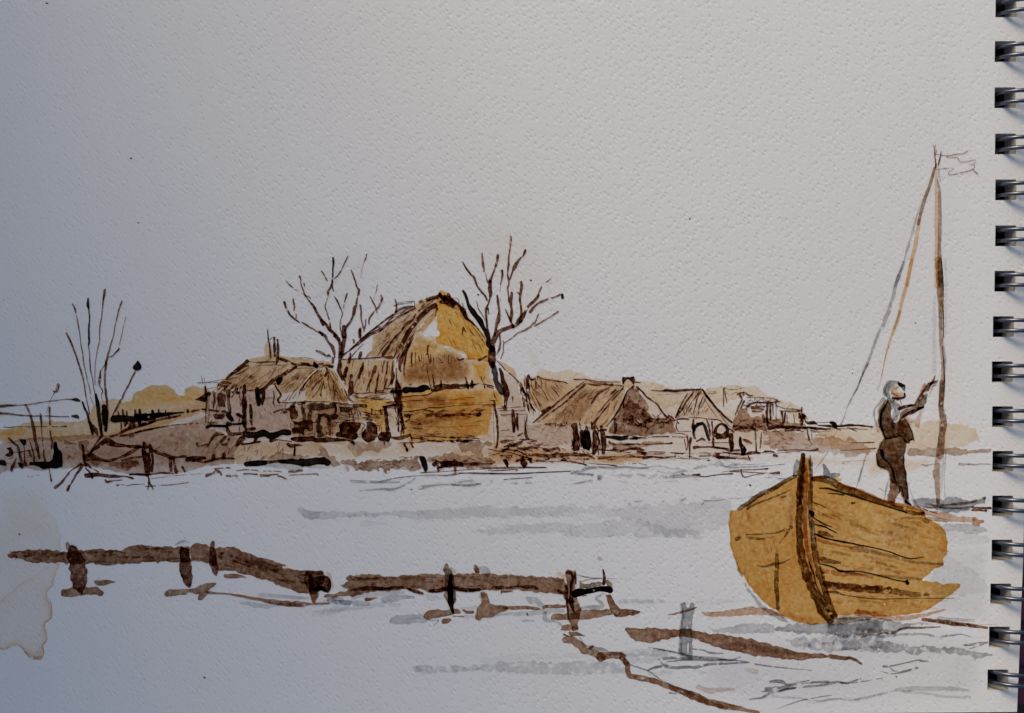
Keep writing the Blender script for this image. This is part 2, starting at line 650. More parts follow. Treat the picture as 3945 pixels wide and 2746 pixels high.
def wire_mesh():
    me = bpy.data.meshes.new('wire_loop')
    V, F = [], []
    R_, r_ = 0.0066, 0.00057
    nseg, nr = 72, 10
    for sgn in (-1, 1):
        rows = []
        for i in range(nseg + 1):
            a = math.radians(-178 + 356 * i / nseg)          # starts and ends at the left, inside the hole
            # the two wires of a pair close towards each other at the tip
            yy = sgn * 0.00145
            c = (R_ * math.cos(a), yy, R_ * math.sin(a))
            row = []
            for k in range(nr):
                t = 2 * math.pi * k / nr
                nx, nz = math.cos(a), math.sin(a)
                row.append(len(V))
                V.append((c[0] + nx * r_ * math.cos(t), c[1] + r_ * math.sin(t), c[2] + nz * r_ * math.cos(t)))
            rows.append(row)
        for i in range(nseg):
            for k in range(nr):
                F.append((rows[i][k], rows[i][(k + 1) % nr], rows[i + 1][(k + 1) % nr], rows[i + 1][k]))
        F.append(tuple(rows[0]))
        F.append(tuple(rows[-1][::-1]))
    me.from_pydata(V, [], F)
    me.materials.append(WIRE)
    me.polygons.foreach_set('use_smooth', [True] * len(F))
    me.update()
    return me, R_

wm, WR = wire_mesh()
proto = bpy.data.objects.new('wire_loop', wm)
for i, h in enumerate(HOLES):
    o = proto if i == 0 else proto.copy()
    link(o, book)
    q = P(h[0], h[1] + HOLE_H * 0.5 + 2 - 12 * h[1] / 2746)
    o.location = (q[0] + 0.0010 + WR, q[1], q[2] - 0.0036)
    o.rotation_euler = (0, 0, math.radians(rng.uniform(-1.5, 1.5)))

def box(name, lo, hi, mat, kind=None, parent=None):
    me = bpy.data.meshes.new(name)
    V = [(x, y, z) for x in (lo[0], hi[0]) for y in (lo[1], hi[1]) for z in (lo[2], hi[2])]
    F = [(0, 1, 3, 2), (4, 6, 7, 5), (0, 4, 5, 1), (2, 3, 7, 6), (0, 2, 6, 4), (1, 5, 7, 3)]
    me.from_pydata(V, [], F)
    me.materials.append(mat)
    me.update()
    o = link(bpy.data.objects.new(name, me), parent)
    if kind: o['kind'] = kind
    return o

box('desk', (-0.72, -0.52, -0.050), (0.65, 0.48, -0.0182), DESK, 'structure')

WALL = pbr('plaster_wall', (0.30, 0.30, 0.31), 0.9, mix=(0.34, 0.335, 0.33), scale=6)
# unseen wall added to block part of the sun from the page's left side
box('added_shade_wall', (-1.20, 0.485, -0.04), (-0.345, 0.60, 1.25), WALL, 'structure')

# water mark and stray specks of ink on the page itself
CUR.update(root=page, origin=(0, 0, 0))
part('water_stain')
w('R', '-60,1405 0,1410 60,1422 130,1385 210,1365 260,1400 300,1455 370,1528 440,1530 490,1536 520,1460 510,1370 560,1300 540,1200 522,1150 540,1090 610,1050 615,940 600,850 560,800 560,740 640,660 640,580 660,520 705,440 725,200 720,100 690,-60 600,-200 400,-330 100,-420 -60,-420', 'P', .2, edge=4.0, ew=8, rough=3, blot=.3, fade=('y', 1930, 2110))
w('R', '-60,1405 0,1410 60,1422 130,1385 210,1365 260,1400 300,1455 370,1528 440,1530 490,1536 520,1460 510,1370 560,1300 540,1200 522,1150 540,1090 610,1050 615,940 600,850 560,800 560,740 640,660 640,580 660,520 705,440 600,400 300,600 -60,900', 'R', .03, edge=9, ew=9, rough=3, fade=('y', 2120, 2330))
w('R', '270,1405 330,1380 420,1430 505,1370 520,1460 490,1530 440,1528 370,1525 310,1460', 'R', .4, soft=26, blot=.3)
s('R', '0,1412,8 60,1420,9 130,1388,6 210,1366,5 255,1398,8 305,1458,10 370,1526,12 440,1530,14 490,1533,12 518,1460,9 510,1370,7 556,1300,9 538,1200,6 522,1150,5 540,1092,6 608,1048,8 613,945,7 600,850,6 562,800,4', 'R', .85, dry=.2)
s('R', '300,1450,20 360,1500,24 430,1510,26 490,1500,18', 'R', .3, dry=.3)
w('.', '-20,1880 140,1860 200,1900 215,2060 190,2110 -20,2110', 'T', .12, soft=60)
def specks(reg, txt, pig, d):
    for t in txt.split(';'):
        part('ink_speck')
        s(reg, t, pig, d)
specks('R', '228,52,18 232,58,14;1170,570,12 1190,578,6', 'K', .9)
specks('A', '40,215,8 46,217,6', 'K', .6)
specks('.', '178,12,6 184,13,5;505,610,6;533,858,5;2658,843,5;3527,1244,5;3284,1437,4;2045,1080,6;788,2610,7;1842,1135,6;2890,1869,7;1586,1885,5;3453,2606,5;2250,2360,3', 'K', .75)
specks('U', '1350,105,52', 'M', .55)
flush()
# ------------------------------------------------------------------ the painted place: sky, land, water
c = single('sky', kind='structure', label=None, cat=None)
w('.', '-60,-60 3700,-60 3740,300 3760,1100 3755,1600 3300,1620 2700,1500 2000,1450 1400,1350 800,1500 0,1640 -60,1650', 'G', .03, soft=120, blot=.8)
w('.', '1500,1010 1700,880 1900,800 2100,870 2230,1000 2250,1200 2180,1340 1960,1330 1800,1050 1620,1080', 'P', .04, soft=150, blot=.3)
w('.', '1560,900 1750,800 1950,790 2120,900 2180,1100 2000,1250 1800,1000 1640,1020', 'T', .05, soft=120, blot=.3)
w('.', '1150,980 1350,900 1560,960 1480,1150 1300,1300 1120,1250', 'G', .05, soft=100)
w('.', '2020,1330 2060,1340 2090,1420 2060,1430', 'P', .3, soft=18)
c()
c = single('hills', kind='structure', label=None, cat=None)
w('B', '-40,712 60,697 110,692 210,650 330,612 450,600 640,590 860,592 1040,590 1130,555 A: 985,1470 1040,1370 1150,1330 1200,1303 1310,1310 1350,1355 1430,1330 1465,1290 1465,1240 1560,1200 1640,1160 1850,1160 1900,1190 1950,1250 2030,1280 2045,1180 2130,1160 2230,1180 2310,1210 C: 860,400 600,455 300,560 0,650 B: 1400,800 900,840 300,830 130,880 -40,830', 'T', .85, edge=.3, blot=.2)
w('A', '1480,1250 1650,1170 1850,1170 1960,1270 2060,1190 2230,1190 2280,1340 1500,1420 1200,1360', 'O', .34, soft=18)
w('B', '-40,720 60,700 110,700 330,640 330,760 100,850 -40,830', 'O', .42, soft=12)
w('B', '-40,712 200,655 500,640 900,660 1100,700 1000,800 300,820 -40,820', 'T', .35, soft=40)
w('J', '560,300 590,250 620,213 680,197 880,207 1000,165 1090,178 1280,268 1480,310 1670,315 K: 330,215 440,235 580,240 720,230 800,260 920,330 1060,360 1400,335 1700,300 1850,288 1950,300 L: 430,290 560,312 640,370 760,430 900,482 1000,510 1110,560 1190,650 1190,740 1100,760 800,500 400,420 0,500 K: 1400,420 900,620 560,330 0,320 J: 1240,330 800,330', 'T', .36, edge=.25, blot=.2)
w('.', '3150,1650 3300,1642 3450,1640 3560,1627 3700,1632 3762,1655 3772,1690 3720,1722 3500,1735 3300,1745 3150,1720', 'T', .42, edge=.2, rough=5, blot=.3)
c()
c = single('ground', kind='structure', label=None, cat=None)
w('B', '-40,880 0,890 120,850 330,810 700,790 1200,760 1500,790 C: 0,640 200,590 560,540 850,440 870,560 1080,640 1300,680 1200,760 1140,900 1160,960 850,985 700,1030 500,1068 350,1062 150,1076 0,1085 B: 1150,1170 1000,1200 900,1205 800,1195 560,1225 380,1205 200,1212 60,1240 -40,1310', 'M', .78, edge=.25, blot=.25)
w('B', '200,700 700,680 1100,700 1400,800 1300,880 700,860 200,880', 'T', .3, soft=50)
w('B', '1280,930 1500,900 1720,960 1840,930 1600,1060 1380,1080 1200,1020', 'M', .3, soft=30)
w('C', '1150,760 1400,720 1790,700 1800,740 F: 640,800 900,800 1300,830 1290,880 900,870 880,960 860,1030 600,1010 300,980 150,1090 0,1120 C: 1290,960 1160,980 1160,880', 'T', .42, edge=.15, blot=.35)
w('C', '620,900 1100,880 1280,930 1290,960 1100,960 850,990 700,1030 600,1030', 'T', .35, soft=25)
w('F', '120,1090 150,1040 290,980 420,1000 620,1030 860,1040 890,1000 880,930 930,910 1000,960 1030,1040 1140,1120 1190,1190 1150,1200 1030,1180 980,1070 860,1060 620,1080 250,1140', 'N', .48, rough=5, edge=.3)
w('F', '1280,860 1440,840 1600,850 1760,830 1900,820 1960,860 1850,960 1700,1000 1590,950 1520,1010 1420,1080 1360,1010 1290,940', 'N', .33, rough=6, edge=.2)
w('F', '1190,1110 1300,1120 1420,1130 1700,1120 1920,1100 2283,1080 H: 300,1260 430,1270 560,1250 570,1330 600,1410 500,1430 400,1400 190,1410 180,1465 100,1455 0,1400 F: 1900,1250 1920,1300 1800,1290 1680,1250 1560,1270 1400,1270 1330,1200 1220,1180', 'N', .62, rough=7, edge=.35, blot=.35)
w('F', '1190,1120 1290,1060 1380,1180 1330,1270 1290,1330 1230,1340 1220,1230', 'M', .42, rough=5, soft=20)
w('F', '640,1205 860,1165 1080,1170 1160,1215 1000,1220 760,1225', 'P', .4)
w('F', '1340,1290 1600,1250 1900,1310 1800,1320 1640,1300 1500,1330', 'T', .3, soft=16)
w('H', '660,1290 760,1250 860,1230 1000,1200 1100,1230 1300,1240 1310,1150 1290,1110 1200,1160 1110,1120 1080,1060 1200,1040 1380,1040 1560,1070 1550,1110 1420,1110 1430,1250 1600,1290 1600,1370 1400,1400 1180,1400 900,1330 770,1320', 'N', .42, rough=7, edge=.25, blot=.3)
w('H', '460,1060 600,1060 1060,1060 1340,1100 1600,1100 1800,1130 2258,1170 2258,1330 1900,1380 1620,1385 1060,1460 1040,1410 700,1330 690,1280 1000,1200 600,1130', 'P', .6, soft=30, blot=.4)
w('J', '60,1060 480,1080 700,1130 1050,1180 1480,1230 1957,1200 1957,1370 1620,1390 1240,1380 760,1370 0,1400 0,1200', 'P', .8, soft=20, blot=.4)
w('K', '0,1180 640,1180 1240,1240 2084,1180 2084,1290 1800,1290 1500,1280 1200,1290 620,1295 260,1370 0,1330', 'P', .8, soft=16, blot=.4)
w('L', '0,1180 600,1150 1080,1110 1300,1100 1500,1150 1700,1200 1900,1170 1960,1080 2060,1090 2000,1330 1640,1330 1500,1330 1200,1330 1000,1240 300,1280 0,1220', 'P', .6, soft=40, blot=.4)
w('N', '100,920 470,960 780,960 760,1120 480,1160 140,1200 0,1210 40,960', 'P', .6, soft=40)
w('L', '620,875 760,850 950,845 1130,860 1140,910 1165,940 1240,965 1330,940 1480,920 1600,945 1650,970 1720,930 1780,990 1900,1010 1980,1060 2040,1080 1950,1150 1830,1160 1780,1190 1700,1190 1600,1110 1530,1165 1480,1100 1380,1150 1300,1100 1080,1110 900,1098 760,1090 700,1030 640,1000 700,960 720,920', 'M', .62, rough=6, edge=.3, blot=.3)
w('L', '700,860 900,850 1130,870 1140,920 1000,960 800,960 720,930', 'N', .35, soft=30)
w('N', '480,910 500,885 560,870 640,885 700,865 790,880 900,870 1000,860 1060,880 1141,885 1141,935 1000,950 900,945 800,960 660,965 560,950 500,960', 'N', .42, rough=6, edge=.3)
w('.', '3725,1738 3750,1734 3800,1731 3822,1729 3820,1741 3780,1743 3745,1746 3725,1746', 'N', .38, rough=4)
w('N', '760,870 830,880 900,870 900,950 830,960 760,950', 'N', .2, soft=20)
hatch('B', '60,900 1000,900 1100,1180 100,1190', 26, 2, 80, 8, 'B', .5, spread=20)
hatch('C', '150,640 900,560 1080,660 1150,900 700,1000 300,900', 26, -8, 60, 7, 'N', .7, spread=25)
hatch('C', '860,700 1780,730 1800,940 1200,960', 36, 112, 60, 8, 'B', .5, spread=20)
hatch('F', '1190,1110 2283,1080 2283,1240 1300,1270', 60, 4, 70, 9, 'B', .5, spread=20)
hatch('H', '660,1280 1600,1270 1600,1400 780,1330', 44, 4, 70, 9, 'B', .55, spread=20)
hatch('L', '620,880 1150,860 1320,1090 760,1090', 34, 4, 80, 7, 'N', .8, spread=25)
w('B', '150,1000 700,880 1200,900 1700,950 2040,1000 2040,1260 1300,1240 900,1200 300,1210', 'N', .16, soft=40, blot=.6)
w('C', '0,700 560,560 1080,660 1290,900 1270,960 700,1010 100,1070', 'N', .14, soft=30, blot=.6)
w('.', '20,1690 420,1650 780,1520 860,1440 1000,1400 1400,1390 1480,1330 1800,1330 1960,1420 2100,1450 2360,1440 2760,1500 2960,1560 3120,1630 3330,1680 3320,1730 3040,1740 2700,1790 2300,1800 1900,1810 1500,1810 900,1800 500,1810 100,1810', 'P', .34, soft=50, blot=.4)
w('.', '20,1690 420,1650 780,1520 860,1440 1000,1420 1400,1420 1700,1480 1960,1480 2100,1470 2360,1480 2760,1560 2960,1600 3120,1650 3300,1690 3040,1730 2700,1770 2300,1780 1900,1780 1500,1790 900,1790 500,1800 100,1800', 'R', .13, soft=50, blot=.7)
w('F', '100,850 900,830 1700,830 2283,900 2283,1060 1900,1080 1300,1110 1000,1000', 'T', .22, soft=26, blot=.6)
c()
c = single('water', kind='structure', label=None, cat=None)
w('Y', '-1700,60 -1000,30 -200,100 300,60 800,90 1500,60 2296,60 2700,80 3000,500 3000,1480 1800,1520 0,1540 -1800,1400', 'G', .018, soft=120, blot=.7)
# broad grey bands
w('Y', '92,290 150,312 400,318 640,310 900,300 1100,290 1300,282 1500,284 1800,278 1812,283 1810,345 1800,346 1500,340 1250,352 1000,355 700,345 560,338 400,350 200,360 110,358', 'G', .27, rough=6, edge=.15, blot=.35, fade=('x', 2250, 2195))
w('Y', '1200,440 1400,395 1680,380 1812,379 1812,468 1700,447 1500,442 1300,450', 'G', .22, rough=6, edge=.15, blot=.4, fade=('x', 2250, 2195))
w('Z', '-10,660 150,650 300,660 600,655 900,645 1300,625 1500,600 1760,600 1740,700 1720,880 1560,915 1430,930 1380,1000 1200,985 1000,990 850,930 700,800 500,790 300,770 150,760 -10,772', 'G', .2, rough=9, edge=.2, blot=.45)
w('Z', '-10,846 150,850 300,838 500,812 700,800 900,830 1100,900 1420,930 1480,1002 1200,985 1000,985 700,988 520,980 380,1012 200,995 -10,990', 'G', .2, rough=9, edge=.2, blot=.45)
w('Z', '0,740 200,760 420,780 700,800 600,830 300,850 0,850', 'G', .06, soft=16)
s('Z', '20,985,16 300,1000,24 560,985,16 800,992,18 1100,990,14 1350,1005,10', 'G', .2, dry=.55)
w('.', '2780,2480 3000,2420 3300,2400 3640,2400 3800,2460 3810,2600 3780,2720 3300,2730 2800,2720 2640,2640', 'G', .13, soft=90, blot=.4)
w('.', '3480,2100 3640,2090 3812,2100 3812,2400 3600,2380 3560,2260', 'G', .13, soft=40, blot=.4)
s('Y', '95,300,40 130,330,60 200,330,40', 'G', .32)
s('Y', '160,335,50 300,335,50 430,335,40 600,338,16', 'G', .26, dry=.75)
s('Y', '480,395,24 520,385,34 640,385,10', 'G', .14)
# ripples drawn with the pen, from the far shore forward
s('Y', '410,115,8 500,120,10 620,120,12 700,100,8 850,85,6 1000,85,6 1100,75,6;415,128,5 560,130,8 720,125,10;470,180,6 600,170,12 680,170,14 760,140,10 820,100,8;850,162,24 900,150,16 1000,140,7 1100,145,12 1230,140,18;1050,140,12 1150,150,12 1240,135,12;1070,130,8 1180,115,12', 'G', .85, dry=.3)
s('Y', '1180,115,12 1300,120,14 1400,130,14 1500,132,14 1650,122,10 1850,110,6', 'G', .8, dry=.8)
s('Y', '1800,73,8 1850,58,13 1950,36,13 2100,30,10 2296,36,10;1850,75,7 1930,78,14 1990,98,22 1940,115,10 1830,135,7', 'G', .85, dry=.25)
s('Z', '0,290,8 100,250,14 200,228,18 330,222,16 450,240,18 620,220,14 750,240,18 880,220,12 1000,215,10 1100,240,10 1330,245,10 1500,215,12', 'G', .85, dry=.35)
s('Z', '1340,240,14 1500,200,24 1640,180,44 1700,215,20 1750,225,20 1860,190,34', 'G', .55, dry=.5)
s('Z', '480,320,8 560,315,24 700,318,34 900,325,38 1060,335,30', 'G', .5, dry=.45)
s('Z', '1060,335,34 1200,325,40 1330,325,26 1480,328,8', 'G', .75)
s('Z', '0,297,10 150,300,14 250,310,24 310,345,26 200,375,10 0,415,8;950,270,8 1100,295,14 1220,270,30 1290,268,12', 'G', .8)
s('Z', '530,370,8 640,410,14 720,432,14 830,412,18 900,400,10 1060,385,8 1400,360,8;1080,320,20 1050,350,10', 'G', .7, dry=.6)
s('Z', '550,608,18 620,605,24 700,608,22 800,600,20 900,600,14 1180,610,10', 'G', .8, dry=.8)
s('Z', '1190,615,8 1230,590,24 1268,562,8;1450,588,12 1475,600,10;1450,640,14 1465,615,8;1480,598,16 1560,600,16 1700,585,8;1740,570,6 1900,570,8 2000,545,8;1840,655,4 1900,640,4', 'G', .9, dry=.25)
s('L', '330,1280,12 480,1275,12 640,1265,6;200,1320,22 400,1308,20 600,1300,18 900,1270,6', 'G', .7, dry=.3)
w('L', '-20,1260 40,1235 80,1228 110,1265 150,1285 210,1270 280,1240 330,1280 250,1300 150,1325 100,1295 -20,1300', 'G', .38, rough=4)
s('Y', '1050,85,5 1150,68,7 1450,72,6 1800,58,5;1380,110,4 1550,98,5;860,68,5 1000,60,5 1200,45,5 1640,35,5;1300,58,4 1460,46,6 1450,56,6', 'B', .9)
s('Z', '1340,312,22 1420,314,16 1425,302,8 1345,305,6;1420,330,10 1480,332,12 1600,315,10 1780,300,12;1225,302,14 1250,306,12;0,175,8 60,180,8 165,205,12 100,185,6;200,185,6 400,200,8 510,215,14', 'B', .9)
s('Z', '555,195,8;580,190,8;640,190,10;680,185,8 720,188,8;750,185,6 840,205,6', 'B', .8)
s('L', '110,1370,6 260,1350,12 500,1340,12 680,1330,20;200,1365,14 400,1370,12 600,1385,12 750,1385,24 820,1380,36;345,1340,14 350,1390,22 390,1435,14 500,1410,8 640,1390,8;0,1410,10 240,1392,14', 'B', 1.0)
s('L', '640,1440,5 800,1445,7 900,1455,9;690,1435,5 720,1415,5 860,1410,4', 'G', .8)
s('Q', '1550,330,5 1300,345,6 1150,355,10 1120,385,8 1200,400,6', 'B', .6)
s('Q', '0,660,14 120,660,12;0,410,10 100,400,8', 'D', .7)
s('B', '360,1310,8 400,1320,20 430,1310,8;460,1298,6 520,1292,7', 'B', .6)
# behind and beneath the boat
w('.', '3640,2020 3720,2018 3800,2030 3806,2046 3760,2056 3640,2044 3600,2034', 'G', .4, rough=4)
w('.', '3610,2045 3700,2050 3800,2062 3812,2085 3760,2095 3640,2096', 'G', .14)
w('.', '3640,2130 3740,2195 3790,2230 3812,2262 3800,2280 3700,2292 3620,2290 3560,2260', 'G', .13, rough=4)
w('W', '838,322 1000,295 1120,275 1250,255 1380,275 1400,350 1200,352 1050,350 900,345', 'G', .42, rough=4, blot=.4)
w('W', '1370,290 1600,272 1900,262 2100,240 2296,225 2296,350 2000,372 1850,360 1700,352 1500,342 1385,322', 'G', .75, rough=6, blot=.5, dry=.06)
w('W', '1480,395 1600,380 1750,365 2000,372 2296,355 2296,495 2000,485 1850,500 1700,480 1560,470', 'G', .4, rough=7, dry=.25, blot=.4)
s('W', '1500,460,24 1700,455,20 1900,470,20 2150,495,20;1640,440,20 1760,438,24 1880,430,20', 'G', .5, dry=.6)
w('X', '500,440 700,430 1000,408 1240,420 1560,440 1350,482 1200,535 1060,545 900,560 700,580 500,560', 'G', .6, rough=6, blot=.5, dry=.06)
w('X', '850,600 1060,555 1000,640 900,690 640,720 500,690 560,620', 'G', .45, rough=6, dry=.5)
w('X', '920,690 1050,620 1130,615 1230,630 1340,650 1375,690 1500,678 1640,685 1800,680 1950,715 2080,730 2230,762 2130,792 1950,772 1600,742 1400,752 1330,715 1100,742', 'G', .68, rough=5, dry=.3, blot=.4)
s('X', '1060,575,30 1200,555,34 1300,548,26 1500,545,24 1650,570,24 1800,560,20 1900,548,14 2000,575,6', 'G', .9, dry=.25)
s('X', '2000,580,5 2150,585,4', 'G', .4)
s('X', '1660,385,34 1850,395,34 2030,408,26', 'G', .5)
s('X', '2040,448,4 2270,446,5', 'G', .8)
s('X', '1090,880,24 1150,880,20 1250,862,12 1450,815,14 1480,822,24 1560,830,6;1060,930,6 1110,945,10 1160,960,10 1240,950,14 1300,935,24 1440,898,24;1150,890,8 1200,930,10 1240,935,8', 'G', 1.35, dry=.2)
s('X', '1930,660,18 2000,650,16 2080,638,22 2180,630,10;1980,700,10 2080,668,14 2170,636,8;1940,668,10 2040,662,8', 'G', 1.1)
s('X', '1220,1120,30 1300,1125,60 1450,1110,56 1600,1110,44 1800,1115,40 1970,1132,20;1300,1150,40 1500,1160,26 1700,1195,24 1880,1200,24 1980,1210,36', 'G', .4, dry=.15)
s('X', '790,1225,24 900,1200,22 1000,1180,14 1100,1160,18 1230,1130,14', 'G', .42, dry=.4)
s('X', '300,1245,40 420,1245,36 560,1225,24 740,1210,10', 'G', .2)
s('W', '330,470,8 450,490,14 600,520,14 800,560,14 980,570,14;720,545,14 850,550,8 1000,570,10 1150,590,12 1300,620,12 1480,640,10 1700,660,6', 'G', 1.35, dry=.25)
s('W', '410,570,18 440,600,24 480,625,30 560,640,24 640,630,26 720,635,28 800,615,22 900,605,20 1160,595,12;320,660,12 360,640,20 430,625,22', 'G', 1.3, dry=.2)
s('W', '450,560,24 560,555,18 640,560,24 760,560,20;470,590,10 600,575,14 720,572,14 1000,575,16 1100,545,10;700,480,10 780,490,10 850,515,24 950,515,14', 'G', 1.25, dry=.25)
s('W', '1350,755,24 1390,750,28 1450,757,34 1500,780,16 1600,760,10 1680,745,10;1700,760,20 1800,758,22 1900,755,18 2000,765,14 2060,745,14 2110,730,12', 'G', 1.3, dry=.25)
s('W', '1310,815,22 1400,808,24 1470,800,24 1560,780,10 1700,765,12;1430,830,14 1600,800,22 1750,790,20 1900,765,18 2050,765,14 2296,725,6', 'G', 1.25, dry=.4)
s('W', '1170,905,10 1280,890,18 1340,855,22 1420,835,20 1500,815,18 1600,803,14;1280,840,12 1400,832,10', 'G', 1.3, dry=.3)
s('W', '1400,985,4 1500,950,7 1600,915,9 1700,895,9 1800,878,7 1900,866,5', 'G', 1.3, dry=.4)
s('W', '740,800,40 780,815,44 850,830,44 940,820,34 1040,820,20', 'M', .5)
s('W', '1370,875,22 1500,890,18 1620,895,12 1720,925,24 1900,900,12 2060,908,18 2296,860,12', 'G', .4, dry=.3)
s('W', '170,612,9 250,640,12 330,670,14 430,740,10 560,800,8 760,860,8;500,850,16 560,858,10', 'G', 1.2)
# reeds of grey round the landing stage
w('V', '170,515 240,500 500,505 720,490 900,475 1100,480 1400,470 1740,480 1735,560 1600,560 1400,575 1000,560 700,545 500,548 200,565', 'G', .30, rough=5, dry=.38, blot=.4)
s('V', '190,530,50 400,530,44 660,525,36', 'G', .25, dry=.7)
s('V', '700,470,50 1000,440,40 1300,430,40 1600,425,30', 'G', .07)
s('U', '1600,640,50 1900,640,44 2150,640,36', 'G', .28, dry=.5)
s('U', '1640,1310,90 1900,1290,90 2200,1290,90', 'G', .20, dry=.2)
s('W', '150,560,90 300,550,110 450,520,80', 'G', .22, dry=.15)
s('W', '60,90,30 200,90,34 350,85,30 500,80,24;600,100,20 900,80,34 1080,70,30', 'G', .14, dry=.4)
s('W', '430,670,20 600,680,30 760,670,30 1000,660,24', 'G', .25, dry=.6)
s('W', '1150,650,30 1230,670,44', 'M', .3)
s('W', '330,690,30 500,700,30', 'G', .12)
s('S', '1230,770,50 1350,775,44 1450,782,40 1700,803,36 1800,805,24', 'G', .42)
s('S', '1000,860,20 1100,870,50 1200,890,60 1300,905,50 1450,893,24', 'G', .42)
s('S', '2000,850,50 2080,830,50 2150,860,60 2296,862,70', 'G', .52)
s('S', '1870,985,70 2050,975,60 2250,930,44', 'G', .15)
s('T', '50,620,50 130,615,56 210,625,60;100,650,40 200,650,60 300,660,66 400,665,70 550,670,56', 'G', .52)
s('T', '380,575,80 450,560,90 600,560,60 800,535,50 1000,530,30', 'G', .36)
s('T', '750,620,80 830,605,100 900,600,80 1000,590,50 1130,590,30', 'G', .52)
s('T', '0,760,60 150,745,70 300,735,60 500,710,66 700,685,60 950,690,36', 'G', .24)
s('T', '1290,590,60 1380,600,60 1470,605,40', 'G', .2)
w('T', '818,905 830,840 900,815 1000,812 1240,798 1300,900 1200,915 1080,928 850,925', 'G', .48, rough=3)
s('T', '1030,865,6 1220,850,6;1380,950,10 1440,890,14;1310,880,14 1440,880,12', 'G', .9)
s('T', '1740,740,50 1900,720,40;1780,830,40 1900,835,40', 'G', .25)
s('U', '435,600,50 470,625,90 540,640,100 600,680,80 680,705,40', 'G', .55)
s('U', '600,740,20 640,760,40 780,755,50 890,765,34', 'G', .5)
s('U', '40,822,24 120,805,26 300,800,50 450,790,50 600,785,50 720,790,20', 'G', .42)
s('U', '650,800,50 650,860,56 700,885,40 780,890,34 830,915,34 870,950,24', 'G', .62)
s('U', '365,890,16 420,885,20 520,892,14', 'G', .65)
s('U', '1100,735,24 1160,718,34 1250,715,46 1350,715,60 1385,690,44 1350,650,40 1305,620,40 1310,590,36 1390,545,24', 'G', .68)
s('U', '1060,305,10 1150,330,20 1280,350,14 1400,350,10 1560,360,4', 'G', 1.2)
s('U', '1100,1105,24 1130,1170,24 1180,1205,24 1290,1230,34 1370,1245,40 1450,1275,20', 'G', .9)
s('U', '1960,1220,10 2100,1245,14 2296,1280,16', 'G', 1.0)
c()
# ------------------------------------------------------------------ the village on the far bank
thing('reed_clump', 'clump of tall bare reed stems fanning up at the left end of the bank', 'reeds', (410, 1700))
for t_, pg in (('A|730,580,22 770,650,22 820,780,20 860,900,18 905,1040,18 930,1160,14 955,1320,12 975,1400,12 985,1470,10', 'B'),
               ('A|800,260,16 825,310,20 840,380,10 860,480,12 880,600,12 895,720,10 910,800,12 920,890,14 940,990,10 965,1110,8 990,1200,8 1000,1290,7 1030,1360,6', 'B'),
               ('A|970,200,20 970,270,28 978,330,12 985,420,14 978,520,22 980,620,20 982,690,22 975,720,10 985,800,8 990,900,12 1000,1000,10 1015,1060,8 1030,1170,8 1045,1240,10', 'K'),
               ('A|1155,105,28 1145,170,24 1135,240,14 1125,330,10 1115,420,12 1100,500,14 1095,580,10 1095,660,10 1075,750,10 1060,840,8 1050,930,7 1045,1040,6 1045,1150,6', 'B'),
               ('A|1340,235,22 1315,300,18 1290,400,14 1265,500,10 1250,600,10 1220,700,14 1195,790,18 1185,840,22 1170,900,24 1155,1040,22 1155,1150,20 1170,1270,24 1180,1380,24 1185,1440,20;1185,845,10 1235,830,14 1275,790,14 1300,765,24 1310,740,14 1320,680,8 1340,600,6 1360,500,6 1385,400,6', 'B'),
               ('A|1165,910,10 1130,960,8 1105,1000,14 1100,1070,28 1090,1130,26 1100,1165,10 1125,1200,14 1130,1225,12 1115,1270,6 1135,1330,6', 'B'),
               ('A|910,1335,18 930,1400,26 960,1460,24 985,1560,40 B: 1180,600,42 1205,700,50 1215,755,30', 'K'),
               ('B|1255,235,30 1270,300,44 1285,400,50 1300,520,52 1315,640,50 1330,750,30', 'K'),
               ('B|1365,395,70 1372,470,84 1380,560,92 1385,640,60 1385,710,40', 'K'),
               ('B|1225,650,50 1250,700,70 1275,745,50', 'B')):
    r_, t_ = t_.split('|')
    part('stem')
    s(r_, t_, pg, 1.0 if pg == 'B' else .95)
thing('bulrush', 'single leaning stem with a fat dark seed head right of the reed clump', 'bulrush', (425, 1625))
part('stem')
s('A', '1490,1000,14 1450,1070,20 1420,1140,14 1370,1230,20 1330,1320,26 1280,1410,24 1240,1480,12 1200,1560,8', 'B')
part('seed_head')
w('A', '1515,865 1535,890 1545,915 1560,930 1555,980 1500,995 1455,970 1460,945 1490,915 1505,885', 'K', .95, rough=1)
thing('bulrush', 'small pale seed stalk above the two dark fence rails at the left edge', 'bulrush', (178, 1592))
part('stem')
s('A', '610,1215,10 570,1290,6 540,1370,5 510,1460,5;590,1215,14 600,1230,12', 'B', .7)
part('seed_head')
s('A', '640,1145,30 630,1190,34 622,1225,18', 'B', .85)

